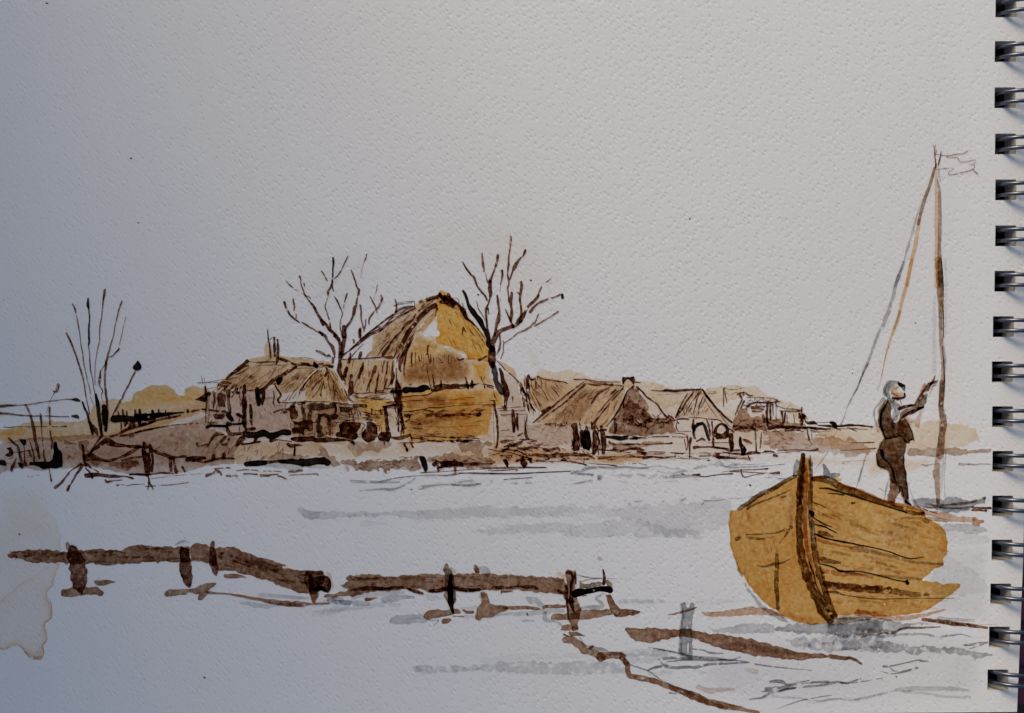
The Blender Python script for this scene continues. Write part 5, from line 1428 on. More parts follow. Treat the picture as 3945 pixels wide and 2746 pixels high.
s('L', '900,620,22 890,740,22;920,650,8 925,760,12', 'B', 1.1)
part('slat')
s('L', '1010,650,9 1020,750,9', 'B', 1.0)
part('post')
s('L', '1110,560,22 1110,620,22 1120,700,46 1110,770,38;1080,640,36 1090,720,36;1150,650,12 1180,700,7;1130,640,28 1160,740,18', 'B', 1.3)
thing('landing_stage', 'long low dark landing stage reaching right from the end house to the boatman', 'jetty', (3150, 1650))
part('deck')
s('L', '700,820,46 760,800,56 860,800,46 1000,810,46 1150,810,36 1300,820,36 1420,830,22', 'B', 1.25, dry=.1)
s('L', '1180,750,28 1260,750,46 1300,765,18;1320,780,22 1480,790,32 1600,790,28 1800,780,22 2000,800,22;1640,780,12 1760,770,22', 'B', 1.35)
s('L', '1300,745,7 1480,740,7;1550,820,5 1900,830,8 1940,840,8;1250,870,5 1500,850,5;1290,905,7 1420,905,7;900,850,18 1100,840,14', 'B', .9)
hatch('L', '700,790 1420,790 2000,800 1900,850 700,870', 34, 2, 120, 9, 'B', .8)
part('bollard')
s('L', '1475,745,28 1500,750,44 1530,765,46 1540,800,36', 'K', 1.0)
part('post')
s('L', '1180,840,22 1190,900,22 1205,960,22', 'B', 1.3)
part('post')
s('L', '1230,870,9 1240,970,9', 'B', 1.0)
single('stump', 'black bottle shaped stump on the shore right of the boat shed', 'stump', (2860, 1750))
s('L', '330,940,36 335,1000,44 350,1050,66 370,1100,76 370,1140,50', 'K', 1.05)
s('L', '370,960,18 400,970,34 430,985,36 480,1010,18', 'N', 1.2)
tag(flush(), 'black bottle shaped stump on the shore right of the boat shed', 'stump')
log('thin broken line of dark shore timber between the boat shed and the boat', lambda: (s('L', '0,1060,22 140,1080,28 200,1100,22 320,1090,28;240,1140,18 370,1150,28 470,1130,46 600,1130,22 700,1110,12 760,1120,14', 'B', 1.1), s('L', '430,1160,12 455,1220,18;540,1120,7 760,1130,5 1080,1110,5;760,1160,36 800,1170,26;800,1100,8 1000,1090,12 1200,1100,12 1270,1095,24 1310,1085,36;1720,1000,5 1900,1000,10 2020,995,18;1600,1100,5 1900,1080,8 2050,1070,14;640,1110,24 720,1105,14', 'B', 1.05)), (3000, 1738))
# ------------------------------------------------------------------ boat, boatman and mast
thing('boat', 'broad ochre wooden boat seen from its bow, moored at the right', 'boat', (3150, 2395))
part('hull')
w('M', '140,575 170,570 200,578 270,525 330,480 440,410 560,350 680,300 720,300 705,560 700,800 730,1000 790,1200 870,1360 950,1480 945,1502 860,1522 700,1512 600,1470 460,1370 350,1270 250,1150 190,1040 150,920 125,780 120,700', 'C', 1.0, edge=.35, ew=9, blot=.18)
w('M', '800,310 850,265 900,300 960,330 1050,340 1200,400 1400,480 1520,520 1640,540 1750,570 1760,640 1890,690 1930,760 1950,830 1925,880 1955,920 1900,990 1925,1020 1860,1050 1800,1070 1780,1110 1730,1140 1720,1165 1880,1180 2050,1190 2030,1230 1960,1270 1900,1340 1800,1400 1740,1420 1500,1452 1380,1460 1180,1430 1040,1445 1000,1480 930,1250 870,1060 835,850 825,650', 'C', 1.0, edge=.35, ew=9, blot=.2, holes='1405,1345 1420,1340 1435,1355 1425,1372 1410,1362')
w('M', '560,1400 680,1420 800,1440 940,1485 860,1522 700,1512 600,1470', 'R', .8, soft=34)
w('M', '1040,1440 1180,1420 1380,1455 1500,1452 1490,1500 1300,1490 1100,1520 960,1520 960,1490', 'D', .6, soft=26)
s('M', '960,1500,50 1100,1490,50 1300,1472,24', 'D', .5)
w('M', '1350,1300 1700,1330 1760,1420 1500,1450 1300,1420', 'D', .12, soft=60)
w('M', '1450,560 1650,600 1800,720 1700,900 1450,900 1300,800', 'D', .12, soft=90)
w('M', '1800,1010 1920,1020 1800,1080 1740,1130 1700,1100', 'R', .4, soft=20)
s('M', '140,580,20 125,700,12', 'R', .6)
s('M', '905,1290,8 960,1390,8', 'R', .5)
hatch('M', '830,400 1300,520 1700,620 1900,720 1900,980 1500,900 840,700', 30, 16, 260, 24, 'N', .17, dry=.4, spread=6)
hatch('M', '850,860 1300,940 1700,1040 1700,1130 900,1020', 18, 14, 200, 22, 'N', .2, dry=.4, spread=5)
hatch('M', '960,1260 1900,1310 1700,1420 1050,1420', 18, 4, 220, 22, 'N', .17, dry=.4, spread=6)
hatch('M', '150,640 640,420 680,1000 500,1300 200,980', 26, 80, 220, 26, 'R', .15, dry=.4, spread=14)
part('stem_post')
w('M', '722,120 790,140 815,250 815,560 835,830 900,1100 980,1400 1015,1480 950,1500 860,1360 770,1150 715,950 690,750 685,500 700,250', 'C', .9, edge=.1)
w('M', '730,140 790,200 795,560 820,850 880,1120 960,1420 930,1460 850,1320 770,1130 720,950 700,750 700,450', 'R', .35, soft=10)
s('M', '742,110,36 735,200,46 722,320,56 715,450,56 710,650,56 715,850,66 740,1000,66 780,1130,66 830,1250,76 880,1350,76 930,1440,76 965,1480,80', 'D', 1.05)
s('M', '800,160,18 810,250,28 805,400,36 800,560,36 810,700,42 830,850,42 860,1000,56 890,1120,66 930,1250,56 960,1360,64 1000,1455,56', 'D', .85)
s('M', '760,205,28 765,300,36 762,400,36 755,600,34 765,800,34 790,950,28 820,1080,28 850,1180,14', 'R', 1.1)
s('M', '745,110,26 740,200,22 722,400,28 715,520,22', 'K', .3)
s('M', '790,1000,10 830,1100,14 845,1180,12 900,1290,14', 'B', .9)
part('bow_post')
w('M', '660,285 662,185 675,165 690,135 722,170 712,290', 'G', 1.0, rough=2)
part('bow_post')
w('M', '780,240 785,140 800,105 825,180 820,260', 'G', 1.0, rough=2)
part('bow_post')
w('M', '905,250 903,175 950,222 955,258 1060,268 1045,290 1000,305 910,300', 'G', 1.1, rough=2)
part('gunwale')
s('M', '205,562,24 280,520,46 330,480,40 380,450,42 480,400,42 600,330,38 680,290,28', 'D', 1.0)
s('M', '280,560,20 330,530,20 560,440,10 640,400,12;560,465,18 600,455,14', 'D', .8, dry=.2)
w('M', '590,380 650,340 690,330 660,400 600,430 540,460', 'O', .25, soft=12)
part('gunwale')
s('M', '830,310,46 950,320,56 1060,380,56 1200,430,56 1350,490,46 1500,540,36 1640,590,36 1740,600,36', 'D', .85)
s('M', '880,390,10 940,390,16 1000,405,18 1150,450,18 1300,500,14 1400,530,10 1600,590,12;950,430,8 1080,445,14', 'K', .75, dry=.08)
s('M', '1080,370,16 1150,385,18 1250,420,22 1400,490,22 1550,530,36 1700,560,40 1740,590,28;850,300,26 960,300,16', 'R', 1.0)
s('M', '1150,515,22 1175,510,9', 'B', 1.2)
s('M', '1020,310,30 1050,320,24', 'O', .8)
s('M', '1560,640,16 1700,640,24 1780,670,30', 'D', .35)
part('plank')
s('M', '830,515,6 880,525,9 930,550,7;830,560,6 900,600,8 980,635,5;820,500,6 860,515,7', 'D', .95)
s('M', '800,585,30 820,600,34 825,620,20;820,630,9 870,660,14 920,690,14 980,710,5;840,690,10 920,710,14 980,740,10 1030,765,5', 'K', .9)
part('plank')
s('M', '840,770,14 880,785,16 950,810,12 1080,835,18 1200,860,12 1330,885,10 1450,915,10 1560,955,10 1640,975,12 1750,960,5', 'K', .95)
s('M', '880,760,36 930,770,34 990,795,18', 'D', .7)
s('M', '840,810,26 900,830,28 950,845,22 1150,885,14', 'R', .8)
s('M', '1150,890,46 1250,905,46 1350,925,36 1500,960,26 1650,1000,22 1800,1015,26 1900,1020,22', 'D', .4, dry=.1)
part('plank')
s('M', '890,1020,10 940,1030,12 1000,1050,10 1060,1080,18 1200,1080,8 1350,1110,10 1500,1150,10 1600,1170,12', 'K', .85)
s('M', '1605,1165,30 1612,1178,32', 'K', 1.2)
s('M', '905,980,50 960,995,36 1050,1010,18', 'D', .7)
s('M', '910,1075,38 1000,1090,44 1060,1100,40 1200,1110,26 1320,1135,16', 'R', .75)
s('M', '1100,1090,22 1300,1110,22 1550,1130,26 1720,1145,22', 'D', .4, dry=.15)
part('plank')
s('M', '930,1185,56 1000,1200,66 1100,1210,66 1300,1230,70 1450,1240,70', 'B', .62, dry=.22)
s('M', '920,1180,40 1100,1205,40 1300,1220,30 1550,1255,56 1650,1270,46 1780,1272,30', 'D', .6, dry=.25)
s('M', '920,1250,12 1010,1255,30 1100,1280,9 1350,1310,9 1600,1305,8 1930,1305,6 2000,1302,4', 'D', .95)
part('rubbing_strake')
s('M', '190,810,40 220,800,22;270,775,12 400,770,8 520,760,8 600,730,22 640,710,36', 'D', .75)
s('M', '240,800,26 330,805,22 400,810,22 500,790,12', 'D', .5, dry=.4)
s('M', '620,740,28 590,790,12;590,790,6 540,850,5;470,870,6 480,910,6', 'D', .7)
w('M', '630,400 690,400 690,700 620,720 610,560', 'D', .35, soft=24)
part('emblem')
s('M', '527,915,24 525,1000,32 527,1050,34 520,1200,38 528,1300,32 532,1390,30', 'D', .8, dry=.06)
s('M', '360,1030,14 420,1040,18 500,1020,28 560,1010,22 630,980,7', 'D', .8)
part('waterline')
s('M', '262,1180,12 275,1220,22 330,1285,28 400,1370,36 480,1420,46 560,1470,40 610,1502,16', 'G', .85)
s('M', '190,1010,14 200,1050,24 235,1120,18', 'D', .4)

thing('person', 'boatman in a brown jacket and hat leaning back and reaching up to the mast', 'person', (3420, 1930))
part('body')
w('N', '275,190 330,150 385,180 400,210 345,235 370,245 430,250 440,300 400,330 330,345 300,320 285,260', 'P', .35, rough=1)
w('N', '340,245 400,262 438,262 435,300 400,318 340,325 300,300 300,270', 'R', .55, soft=6)
s('N', '430,220,36 440,238,18', 'D', 1.0)
s('N', '440,272,18 440,305,24 400,322,28 350,325,26 310,318,22', 'B', 1.7)
s('N', '295,268,10 320,280,22 350,292,16 375,300,10', 'R', 1.1)
s('N', '330,335,18 320,355,14;395,340,10 405,390,9;350,345,9 380,345,8', 'D', 1.1)
s('N', '725,175,30 740,150,30 760,120,24 775,75,10', 'N', 1.3)
s('N', '710,168,24 760,150,28 808,128,10;740,200,7 800,150,7;755,192,6 792,180,5;750,210,7 735,240,7 720,280,5', 'B', 1.3)
w('N', '300,160 345,170 350,240 300,300 282,270', 'D', .3, soft=6)
part('hair')
w('N', '300,120 370,130 388,180 340,158 295,195 275,255 292,312 270,335 235,310 208,275 200,240 215,190 250,150', 'G', 1.05, rough=2, blot=.5)
s('N', '310,130,9 250,180,14 225,240,14 245,290,12;290,160,8 260,220,8', 'D', .6)
part('hat')
s('N', '382,165,36 410,185,46 440,182,24 444,210,14', 'K', 1.0)
s('N', '370,140,12 385,175,16;345,225,12 360,200,10', 'D', .9)
part('jacket')
w('N', '235,330 262,350 292,420 285,500 300,575 340,600 400,560 440,550 480,580 500,660 542,770 520,790 480,820 440,800 400,750 330,748 230,780 200,720 155,650 140,560 165,440 195,380', 'D', .8, rough=2.5, blot=.5)
w('N', '150,480 220,520 230,640 300,700 280,745 210,720 160,640', 'G', .3, soft=12)
w('N', '235,330 262,350 292,420 285,500 300,575 340,600 400,560 440,550 480,580 500,660 542,770 480,820 440,800 400,750 330,748 230,780 200,720 155,650 140,560 165,440 195,380', 'N', .45, edge=.1)
w('N', '335,600 430,550 470,600 440,690 350,700', 'R', .9, soft=14)
w('N', '250,420 290,470 290,560 250,640 220,540', 'R', .7, soft=14)
s('N', '205,330,40 170,370,30 135,410,20 105,470,20 110,540,14 130,600,20 150,680,24', 'G', .85)
s('N', '290,385,50 330,400,44 380,405,30;330,440,14 340,470,14', 'G', .6)
s('N', '260,350,10 230,410,22 190,480,26 175,560,28 180,620,30 205,700,22 232,765,20 300,752,12 400,735,10 450,790,8 490,818,12 500,785,10 540,772,12', 'K', .85)
s('N', '440,545,7 480,610,12 520,690,12 545,790,12', 'K', .85)
s('N', '300,600,20 320,660,20;420,700,30 470,730,30;350,520,24 320,560,14', 'D', .6)
w('N', '235,330 300,322 350,365 405,400 385,470 360,560 330,590 300,575 285,500 292,420', 'G', .75, rough=2, holes='290,445 325,432 338,462 312,490 296,565 287,500|365,500 388,505 372,590 358,580')
w('N', '240,340 300,330 350,380 300,430 262,380', 'D', .7, soft=10)
w('N', '330,590 400,470 470,500 560,560 500,660 440,690 340,680', 'R', .5, soft=10)
sub('sleeve')
w('N', '380,570 430,505 500,480 560,470 640,440 670,390 692,330 690,262 640,300 590,370 560,395 430,450 388,490', 'D', .75, rough=2)
s('N', '380,438,36 440,418,36 510,402,28 555,395,18', 'B', 1.5)
s('N', '560,390,24 600,330,44 650,270,54 690,205,44 715,165,34', 'B', .85)
s('N', '380,572,8 430,520,26 480,490,30 520,480,36 590,440,36 645,420,24', 'B', 1.5)
w('N', '660,152 682,200 640,290 590,320 610,250 640,185', 'R', .75, rough=1.5)
w('N', '600,480 640,440 625,540 610,665 560,650 545,600 490,580 560,560', 'R', .4, rough=2)
part('trousers')
w('N', '205,770 330,750 400,755 462,800 450,880 430,940 430,1050 460,1130 450,1200 470,1280 480,1420 512,1490 450,1500 420,1430 385,1350 370,1285 300,1230 280,1150 240,1100 155,1082 130,980 140,880 172,810', 'D', .82, rough=3, blot=.5)
w('N', '205,770 330,750 400,755 462,800 450,880 430,940 430,1050 460,1130 450,1200 470,1280 480,1420 450,1490 420,1430 385,1350 370,1285 300,1230 280,1150 240,1100 155,1082 130,980 140,880 172,810', 'N', .5, edge=.1)
w('N', '255,830 340,830 390,950 410,1100 380,1170 330,1060 250,950', 'R', 1.2, soft=16)
w('N', '280,1190 330,1240 388,1290 370,1370 340,1395 330,1472 255,1465 270,1330', 'N', .85, rough=3, blot=.5)
w('N', '280,1190 330,1240 388,1290 360,1370 300,1360 270,1330', 'D', .4, soft=12)
s('N', '190,900,36 205,980,36 255,1020,22 310,1110,22 320,1180,28 350,1250,18', 'K', .75)
s('N', '430,960,12 435,1080,12 455,1150,14 455,1230,12 470,1300,12 478,1420,18', 'K', .8)
s('N', '400,1290,18 380,1360,18;410,1300,16 430,1400,20;130,940,16 150,1060,20 220,1085,14', 'K', .5)
part('shoe')
s('N', '450,1450,26 480,1475,30 512,1495,14', 'K', 1.0)
part('shoe')
s('N', '260,1462,22 300,1468,26 330,1474,16', 'R', 1.2)

thing('mast', 'tall slender brown mast with two slanting stays, standing behind the boatman', 'mast', (3615, 1940))
part('pole')
s('O', '1155,290,24 1160,400,30 1160,500,36 1165,700,44 1165,900,52 1170,1100,54 1165,1300,54 1172,1598,66', 'P', 1.0, jag=.06)
s('O', '1170,430,12 1195,560,28 1200,750,34 1200,950,40 1195,1150,42 1200,1400,50 1208,1598,48', 'D', .52, jag=.1)
s('P', '1325,0,74 1340,200,82 1350,400,74 1355,560,62 1355,760,54 1360,950,42 1370,1080,38 1380,1200,42 1375,1330,54 1360,1450,58 1355,1598,52', 'N', .55, jag=.06)
s('P', '1330,0,50 1345,200,60 1355,400,56 1358,560,50', 'P', .5)
s('P', '1345,0,40 1355,200,46 1360,400,40 1352,560,30 1355,760,26', 'G', .45)
s('N', '845,150,50 845,300,54 836,420,52 862,520,66 865,620,74 848,720,70 832,850,74', 'G', .35)
s('N', '850,150,54 850,300,58 840,420,56 860,520,74 865,620,82 850,720,78 835,850,82 830,950,86', 'N', .6, jag=.08)
s('N', '855,150,20 845,300,24 840,420,30 865,560,30 840,720,40 820,850,50', 'D', .22, dry=.1)
s('N', '810,960,54 790,1150,76 795,1220,60 800,1300,56 808,1400,42 810,1480,40', 'N', .5, jag=.1)
s('N', '800,1430,30 812,1478,34', 'D', .6)
s('O', '1210,1250,6 1225,1400,8 1235,1598,10', 'K', .9)
s('P', '1360,0,7 1375,200,7 1380,330,7;1360,460,7 1380,600,8 1385,850,7;1370,950,7 1390,1250,9 1390,1420,7', 'K', .85)
s('P', '1385,960,14 1400,1100,20 1400,1200,12;1390,1270,14 1390,1440,14', 'G', .7)
s('N', '860,985,50 850,1150,44 830,1350,34', 'G', .3)
s('N', '890,870,8 890,1030,6 875,1200,5 885,1430,7', 'G', 1.0)
s('N', '870,30,14 878,150,12 875,260,14', 'D', .7)
part('stay')
s('O', '1140,310,28 1110,420,34 1080,520,34 1040,620,38 1010,720,38 980,830,34 960,920,32', 'N', .75, jag=.08)
s('O', '975,880,34 945,1050,42 920,1200,42 880,1350,42 840,1598,36', 'P', 1.15, jag=.06)
s('P', '1035,0,38 1000,160,38 960,330,42 920,480,34 880,660,32 840,760,34 800,870,28 760,1000,20 740,1080,12 720,1180,10 690,1330,10 650,1460,5', 'P', 1.25, jag=.06)
s('P', '905,560,26 870,660,24 840,750,26;780,940,12 740,1080,10 700,1280,8', 'N', .3)
part('stay')
s('O', '1000,680,8 960,780,14 930,880,22 900,1000,34 870,1090,18 845,1180,42 820,1260,22 810,1320,22 780,1400,34 740,1510,38 710,1598,28', 'G', .68)
s('P', '940,20,18 910,120,28 885,200,38 850,300,38 830,400,38 800,480,28 780,560,42 740,650,34 700,760,34 650,850,34 610,960,32 570,1070,28 520,1190,26 470,1310,18 440,1400,9 395,1480,18 360,1550,12 330,1598,6', 'G', .8)
s('L', '1950,0,26 1880,130,22 1800,330,22 1730,450,14 1680,560,9 1640,690,12 1600,770,18;1570,820,9 1520,910,7;1440,1110,9 1360,1230,12 1270,1340,12', 'G', 1.0)
part('stay')
s('L', '1940,1120,9 1890,1260,22 1830,1500,12', 'G', .8)
s('Q', '1460,470,30 1400,680,24 1360,830,10', 'G', .8)
part('halyard')
s('P', '1400,0,28 1410,400,28 1405,820,14', 'G', .2)
part('halyard')
s('P', '1290,400,18 1280,600,42 1280,1000,46 1280,1240,46', 'G', .17)
part('cap')
s('O', '1215,120,7 1200,200,18 1180,270,12')
s('O', '1190,330,18 1195,400,26 1200,450,16', 'G', .55)
part('pennant')
s('O', '1150,155,7 1200,160,5 1290,170,7 1380,155,7 1460,145,8 1505,115,7;1275,180,10 1300,190,5 1390,190,7 1410,225,7 1450,240,7 1590,215,5;1170,320,7 1250,310,5 1340,305,7 1340,325,5 1300,345,5 1295,370,7 1330,380,8 1440,355,7 1550,325,7 1580,290,5 1580,270,5 1525,270,4;1560,260,4 1595,240,4;1550,310,5 1580,340,7 1615,370,10', 'B', .95)
part('finial')
s('O', '1135,60,7 1140,150,9 1155,260,16 1150,300,14;1150,50,4 1148,150,5;1165,110,5 1145,180,5', 'B', 1.1)
part('mooring_line')
s('N', '270,1200,12 240,1310,18 215,1440,9;470,1240,5 510,1360,7 560,1470,12 620,1545,18', 'G', .9)
s('N', '165,1310,5 220,1350,4;340,1410,4 410,1435,5', 'B', .8)

thing('landing_raft', 'dark grey raft at the foot of the mast at the right edge', 'raft', (3650, 1955))
part('deck')
w('N', '500,1430 640,1418 780,1420 860,1440 910,1400 1000,1410 1100,1440 1141,1450 1250,1440 1330,1400 1330,1470 1200,1500 1141,1545 1040,1568 900,1562 760,1530 650,1512 540,1500', 'G', .95, rough=4, blot=.3)
s('N', '680,1480,9 800,1500,18 950,1490,18 1141,1470,28 1320,1420,30', 'D', .9)
s('N', '750,1500,12 850,1520,20 1000,1530,14 1200,1510,12', 'K', .45)
part('rail')
s('N', '640,1520,12 900,1530,10 1130,1540,12', 'D', .8)
s('.', '3745,1955,7 3780,1957,8 3817,1957,9;3745,1964,8 3800,1967,8', 'B', .9)
part('stripe')
s('M', '1750,590,50 1830,600,56 1900,615,60 2000,640,44 2080,648,40 2159,650,38', 'R', .75)
s('M', '1760,640,20 1860,650,30 1940,660,24', 'N', .5)
s('N', '640,1535,10 700,1560,12 800,1590,12', 'B', .6)
w('.', '3745,1993 3758,1990 3770,2002 3790,2003 3796,2008 3776,2014 3775,2024 3764,2026 3745,2016', 'R', .8, rough=2)
s('N', '625,1050,10 680,1065,22 740,1050,12 880,1040,5;1045,1045,30 1100,1052,24 1141,1052,22', 'G', .75)
s('.', '3730,1788,9 3760,1790,6 3778,1787,5 3817,1788,4', 'G', .8)

# ------------------------------------------------------------------ the two broken jetties in the foreground
thing('jetty_fence', 'heavy brown rail on posts that bends down to the right, in the left foreground', 'jetty', (640, 2300))
part('rail')
w('R', '108,238 125,262 150,255 240,240 345,234 500,248 800,262 960,247 1200,240 1440,245 1480,212 1560,192 1700,188 1900,200 2151,205 2255,208 2262,384 2151,388 1950,380 1820,372 1650,400 1400,405 1200,420 1000,412 700,400 540,402 400,390 200,345 90,335 75,310 100,292 142,290', 'N', 1.0, edge=.25, blot=.25, holes='1320,262 1345,258 1375,268 1345,282')
hatch('R', '150,262 460,260 1440,262 1600,215 2300,220 2300,360 1650,385 800,395 300,350', 34, 1, 260, 26, 'B', .34, dry=.5, spread=4)
w('R', '108,238 345,236 800,264 810,320 500,330 300,310 160,260', 'B', .35, soft=20)
part('rail')
w('S', '412,213 428,178 540,172 680,202 860,217 910,202 960,212 985,240 1080,280 1300,350 1430,385 1560,430 1540,442 1480,435 1600,465 1740,492 1780,480 1980,490 1995,560 1950,700 1900,762 1700,745 1500,680 1300,600 1080,540 880,500 750,472 640,410 520,365 412,383', 'N', 1.0, edge=.25, blot=.25)
w('S', '900,220 1080,285 1300,355 1560,440 1740,500 1700,560 1500,520 1300,500 1080,450 950,340', 'B', .5, soft=34)
hatch('S', '420,220 960,230 1500,440 1900,520 1900,720 1500,640 1080,520 700,420', 34, 17, 220, 24, 'B', .32, dry=.5, spread=5)
w('S', '500,250 640,250 760,330 740,460 640,400', 'B', .35, soft=26)
part('post')
w('R', '820,190 870,185 900,190 920,240 980,320 1010,400 1030,520 1025,640 990,690 992,765 940,752 880,690 840,620 820,420 795,300', 'B', .85, rough=3, blot=.35)
w('R', '782,150 796,128 835,180 815,200 805,250 790,245', 'N', .7, rough=2)
part('post')
w('S', '300,200 385,215 415,380 430,520 420,640 400,690 350,675 320,610 285,540 275,480 287,360 270,260', 'B', .95, rough=3, blot=.4)
s('S', '230,180,16 280,155,30 330,135,34 400,155,10', 'G', .75)
part('post')
w('S', '650,200 648,155 668,135 685,120 705,190 740,400 745,520 725,562 680,522 650,460 630,420', 'B', .7, rough=3)
part('post')
w('S', '1765,490 1800,480 1980,490 1985,530 1900,545 1890,700 1900,760 1820,740 1750,600', 'B', .6, rough=3)
s('S', '1780,495,28 1830,560,56 1845,660,66 1830,750,40', 'B', .8)
s('S', '1900,565,24 1990,552,24 2050,585,22 2062,640,16 2055,700,18 2025,735,22', 'K', .8)
s('S', '1890,700,60 1950,690,60 2000,720,40', 'B', 1.6)
w('S', '1885,560 1990,550 2050,580 2060,690 2020,735 1960,715 1885,710', 'B', 1.2, rough=2)
w('S', '2000,500 2060,510 2085,545 2080,600 2110,680 2075,712 2066,620 2020,550', 'P', .7, rough=2)
part('mud')
w('R', '718,782 740,708 800,705 880,690 1000,680 1150,668 1170,700 1220,720 1228,765 1190,785 1130,765 1050,760 940,772 860,795 790,795', 'N', .92, rough=2)
part('mud')
w('R', '1112,605 1250,598 1388,605 1365,630 1300,635 1250,655 1160,668 1125,640', 'N', .85, rough=2)
part('mud')
s('S', '130,760,56 180,745,74 300,738,66 430,730,66 510,710,90 580,680,90 650,655,56 705,635,24', 'N', .95)
w('S', '490,833 500,780 600,720 640,738 560,812 540,838', 'N', .9, rough=2)
part('mooring_line')
s('S', '620,740,40 700,748,28 800,752,22 900,765,24 1000,780,28 1200,820,36 1350,850,50 1500,865,56 1650,875,56 1750,880,56 1850,875,36 1950,873,24 2050,870,16', 'N', .95)
s('S', '1350,860,30 1500,880,40 1650,885,40 1750,890,30', 'B', .4, dry=.15)
part('splinter')
s('S', '825,540,48 870,545,58 920,548,56 1000,550,36 1070,563,7', 'N', .95)
w('S', '1812,742 1870,750 1935,742 1912,800 1862,882 1830,830', 'N', .95, rough=2)

thing('jetty_fence', 'horizontal brown rail on posts with a black end bar, in the centre foreground', 'jetty', (1930, 2390))
part('rail')
w('T', '275,370 285,335 310,310 500,312 800,325 1000,322 1100,315 1300,302 1500,295 1800,296 2120,297 U: 300,310 500,325 850,342 910,345 930,440 905,562 700,548 560,535 350,505 200,488 0,490 T: 2000,505 1900,515 1650,520 1330,532 1250,500 1090,482 900,500 600,520 350,592 200,590 0,600 -40,570 0,555 130,535 250,515 325,495 190,440 300,395', 'N', .92, edge=.25, blot=.2)
w('T', '285,335 310,312 800,327 1100,317 1500,297 1490,340 1200,370 800,380 400,385 300,380', 'D', .5, soft=14)
w('U', '-130,300 300,312 850,345 910,348 920,420 800,410 500,375 200,360 -130,350', 'D', .45, soft=14)
hatch('T', '320,340 1500,310 2296,310 2296,480 1600,500 400,510', 36, -1, 260, 24, 'B', .3, dry=.5, spread=4)
s('T', '330,505,24 400,490,40 500,480,56 650,470,56 800,480,38 960,460,46 1090,490,26', 'B', 1.15, jag=.25)
s('T', '1070,495,26 1150,515,44 1240,545,34', 'B', 1.35)
s('T', '1340,510,46 1450,500,56 1540,480,46 1640,475,38 1720,490,36 1800,500,46 1960,490,38', 'B', 1.25, jag=.25)
s('U', '0,470,36 90,468,46 180,470,36 300,450,20 400,460,38 480,455,46 560,480,36;100,522,18 160,515,26 240,510,14;790,490,26 830,510,40 880,530,46;310,450,14 330,400,10', 'B', .9, jag=.25)
s('U', '100,540,16 110,495,16', 'B', .7)
part('post')
w('T', '1505,200 1515,180 1540,148 1565,175 1580,200 1600,270 1625,300 1640,420 1660,540 1665,640 1620,705 1560,690 1520,580 1520,300', 'D', .8, rough=3, blot=.3)
s('T', '1595,300,26 1590,380,46 1592,450,76 1590,490,86 1595,560,66 1600,680,66 1610,730,50 1622,785,36', 'K', 1.15)
s('T', '1600,225,30 1630,245,40 1650,280,20', 'G', .55)
s('T', '1500,195,5 1470,250,6 1450,290,5', 'G', .8)
part('post')
w('T', '1880,205 1890,185 1905,175 1950,212 1972,290 1892,292', 'N', 1.2, rough=2)
w('T', '1955,205 2000,192 2040,200 2080,230 2102,262 2080,330 1985,290', 'G', .48, rough=2)
w('T', '1960,530 1985,515 2020,525 2080,610 2095,680 2150,690 2296,700 U: 200,720 190,750 70,772 0,840 T: 2000,860 1960,890 1930,895 1905,870 1910,740 1960,690 1970,640', 'N', .92, rough=3, edge=.3)
w('T', '1950,540 2020,530 2040,590 1990,630 1955,620', 'D', .7, soft=12)
part('post')
w('U', '900,300 920,260 945,235 985,255 1012,270 1030,400 1025,560 1060,620 1090,740 1100,860 1065,890 1082,1000 1000,1010 960,890 920,700 890,540 930,420', 'N', .85, rough=3, edge=.3)
s('U', '930,275,36 960,275,44 1000,300,34 1005,360,28 985,450,46 980,600,56 1000,720,38 1015,770,22', 'B', 1.15, jag=.25)
s('U', '920,450,38 920,520,56 930,620,26 945,780,22 950,870,14;1035,260,22 1040,330,28 1045,420,18;960,640,50 1020,650,30', 'B', 1.1, jag=.25)
s('U', '825,285,44 870,315,50 910,340,40', 'P', 1.0)
part('rail')
w('U', '1080,400 1180,415 1280,405 1380,400 1372,460 1250,470 1090,500', 'D', .75, rough=3)
s('U', '1090,388,22 1120,392,18 1200,370,12 1290,355,22 1360,350,10', 'R', .9)
part('end_bar')
s('U', '1030,550,96 1060,535,92 1100,530,84 1200,515,66 1320,490,66 1380,485,80 1450,490,90 1475,500,86', 'K', 1.25, jag=.08)
s('U', '1130,580,14 1180,570,14', 'N', .8)
part('post')
s('U', '1385,240,18 1400,300,36 1405,360,40 1395,420,46', 'B', 1.3)
w('U', '1420,365 1460,365 1500,395 1515,440 1500,480 1440,455', 'D', .6, rough=3)
w('U', '1408,560 1490,555 1540,660 1600,740 1780,750 1875,772 1850,790 1790,815 1620,835 1590,845 1560,840 1520,800 1470,720', 'N', 1.0, rough=2)
s('U', '1500,780,30 1560,830,30 1600,790,20', 'B', .5)
part('mud')
w('T', '1240,830 1258,790 1300,765 1400,745 1520,760 1640,735 1700,730 1740,790 1700,800 1620,815 1500,840 1400,850 1300,882', 'N', .82, rough=2)
s('T', '1760,755,30 1800,780,34 1880,780,30;1625,830,14 1760,835,18', 'N', 1.0)
w('T', '1470,922 1480,870 1500,858 1620,870 1600,895 1560,912 1520,930', 'N', .85, rough=2)
part('mud')
w('U', '718,872 740,830 770,800 900,800 1000,785 1100,740 1180,760 1250,750 1480,742 1525,820 1400,835 1300,852 1200,868 1080,872 960,885 850,892', 'N', .75, rough=3)
s('U', '150,722,56 220,725,50 300,725,46 450,725,44 580,740,36;640,720,46 700,705,48 780,705,46 900,705,40', 'N', .95)
part('splinter')
s('T', '530,620,50 570,615,46 620,605,26 665,598,10', 'N', 1.3)
s('U', '425,790,12 430,805,22 438,820,16', 'B', 1.2)

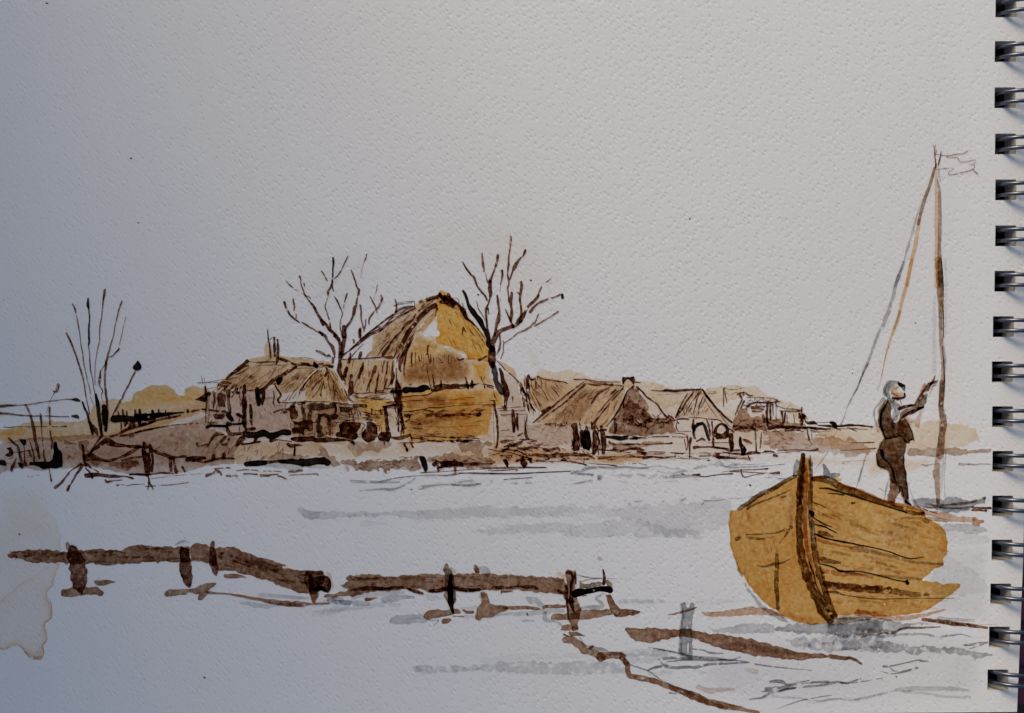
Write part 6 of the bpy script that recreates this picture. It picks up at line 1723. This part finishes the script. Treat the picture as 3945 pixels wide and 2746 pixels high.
thing('mooring_rope', 'thick brown rope winding from the jetty post down to the lower right', 'rope', (2290, 2560))
part('knot')
w('U', '838,1000 860,970 880,940 980,935 1000,965 1082,985 1080,1005 1000,1010 940,1020 870,1025', 'N', .75, rough=2)
s('U', '970,1040,36 990,1060,50 1060,1055,44 1110,1068,26 1170,1080,8', 'N', 1.05)
s('U', '895,1060,28 950,1080,18', 'D', 1.0)
part('strand')
s('U', '910,1130,86 940,1120,100 1000,1130,100 1080,1190,104 1150,1260,90 1220,1275,70 1300,1310,90 1380,1340,104', 'N', .78)
s('U', '1360,1345,120 1420,1335,100 1500,1330,90 1580,1320,90 1640,1340,80 W: 100,560,56 140,600,46', 'N', .95)
s('U', '1480,1310,50 1560,1310,40 1640,1320,50', 'D', .45, dry=.2)
s('U', '1225,1230,40 1260,1210,30', 'N', 1.1)
s('W', '130,580,44 148,620,42 150,660,38 165,700,42 200,710,40 350,745,40 420,768,44 480,790,46 620,840,54 780,910,56 950,955,52 1100,985,38 1250,1015,22', 'N', .95)
s('W', '500,800,30 640,850,36 800,920,36 950,965,30', 'B', .3, dry=.2)

single('mud_bank', 'long brown tongue of mud crossing in front of the grey mooring post', 'mud bank', (2850, 2510))
w('W', '123,300 135,290 160,305 180,310 260,302 350,300 450,315 560,322 700,315 760,338 800,350 1000,372 1200,400 1350,440 1500,490 1700,520 1900,530 2050,550 2110,575 2138,612 2125,622 2080,590 1980,570 1820,560 1700,562 1620,570 1560,568 1450,555 1300,545 1150,525 1000,492 860,452 780,420 720,390 600,388 510,395 450,408 380,422 300,425 200,402 150,355', 'N', .95, edge=.3, blot=.22)
w('W', '900,400 1200,410 1400,460 1620,510 1600,560 1300,540 1000,480', 'B', .35, soft=26)
tag(flush(), 'long brown tongue of mud crossing in front of the grey mooring post', 'mud bank')
single('mud_bank', 'pale brown strip of mud touching the left side of the boat', 'mud bank', (2850, 2350))
w('W', '765,155 780,168 900,165 1000,155 1080,135 1180,126 1280,130 1380,150 1470,205 1400,200 1300,190 1200,188 1100,198 980,205 860,208 790,200', 'R', .72, rough=2)
tag(flush(), 'pale brown strip of mud touching the left side of the boat', 'mud bank')
single('mud_bank', 'thin rusty brown strip of mud trailing right from beneath the boat', 'mud bank', (3550, 2400))
s('X', '810,325,56 900,335,60 1000,352,56 1150,380,46 1300,380,46 1500,350,36 1650,310,22 1730,290,9', 'R', .75)
s('X', '1500,395,36 1650,410,46 1850,440,46 2050,462,36 2170,482,20', 'N', 1.15)
s('X', '1560,400,20 1800,435,28 2000,455,20', 'D', .7, dry=.15)
s('X', '1050,540,7 1130,535,18 1200,530,26 1300,490,26 1500,480,22 1680,470,8', 'D', .9)
s('X', '820,495,36 900,505,40 1000,510,36 1180,510,18', 'M', .7)
tag(flush(), 'thin rusty brown strip of mud trailing right from beneath the boat', 'mud bank')
thing('mooring_post', 'short split grey post standing in the water left of the boat', 'post', (2645, 2530))
part('shaft')
w('W', '595,88 620,80 642,92 650,150 670,100 690,85 708,95 705,160 700,260 690,300 690,420 692,500 690,570 650,552 600,540 580,500 592,400 595,290 610,190', 'G', .95, rough=3, holes='645,280 660,285 662,310 640,312|650,425 665,420 664,500 655,530 645,500')
s('W', '600,110,20 612,200,24 600,300,30 595,400,30 595,520,44 640,545,50 680,560,34', 'G', .6)
part('cross_piece')
s('W', '490,190,5 540,185,18 560,180,20 640,160,22 700,140,16 728,130,10', 'N', .95)
flush()
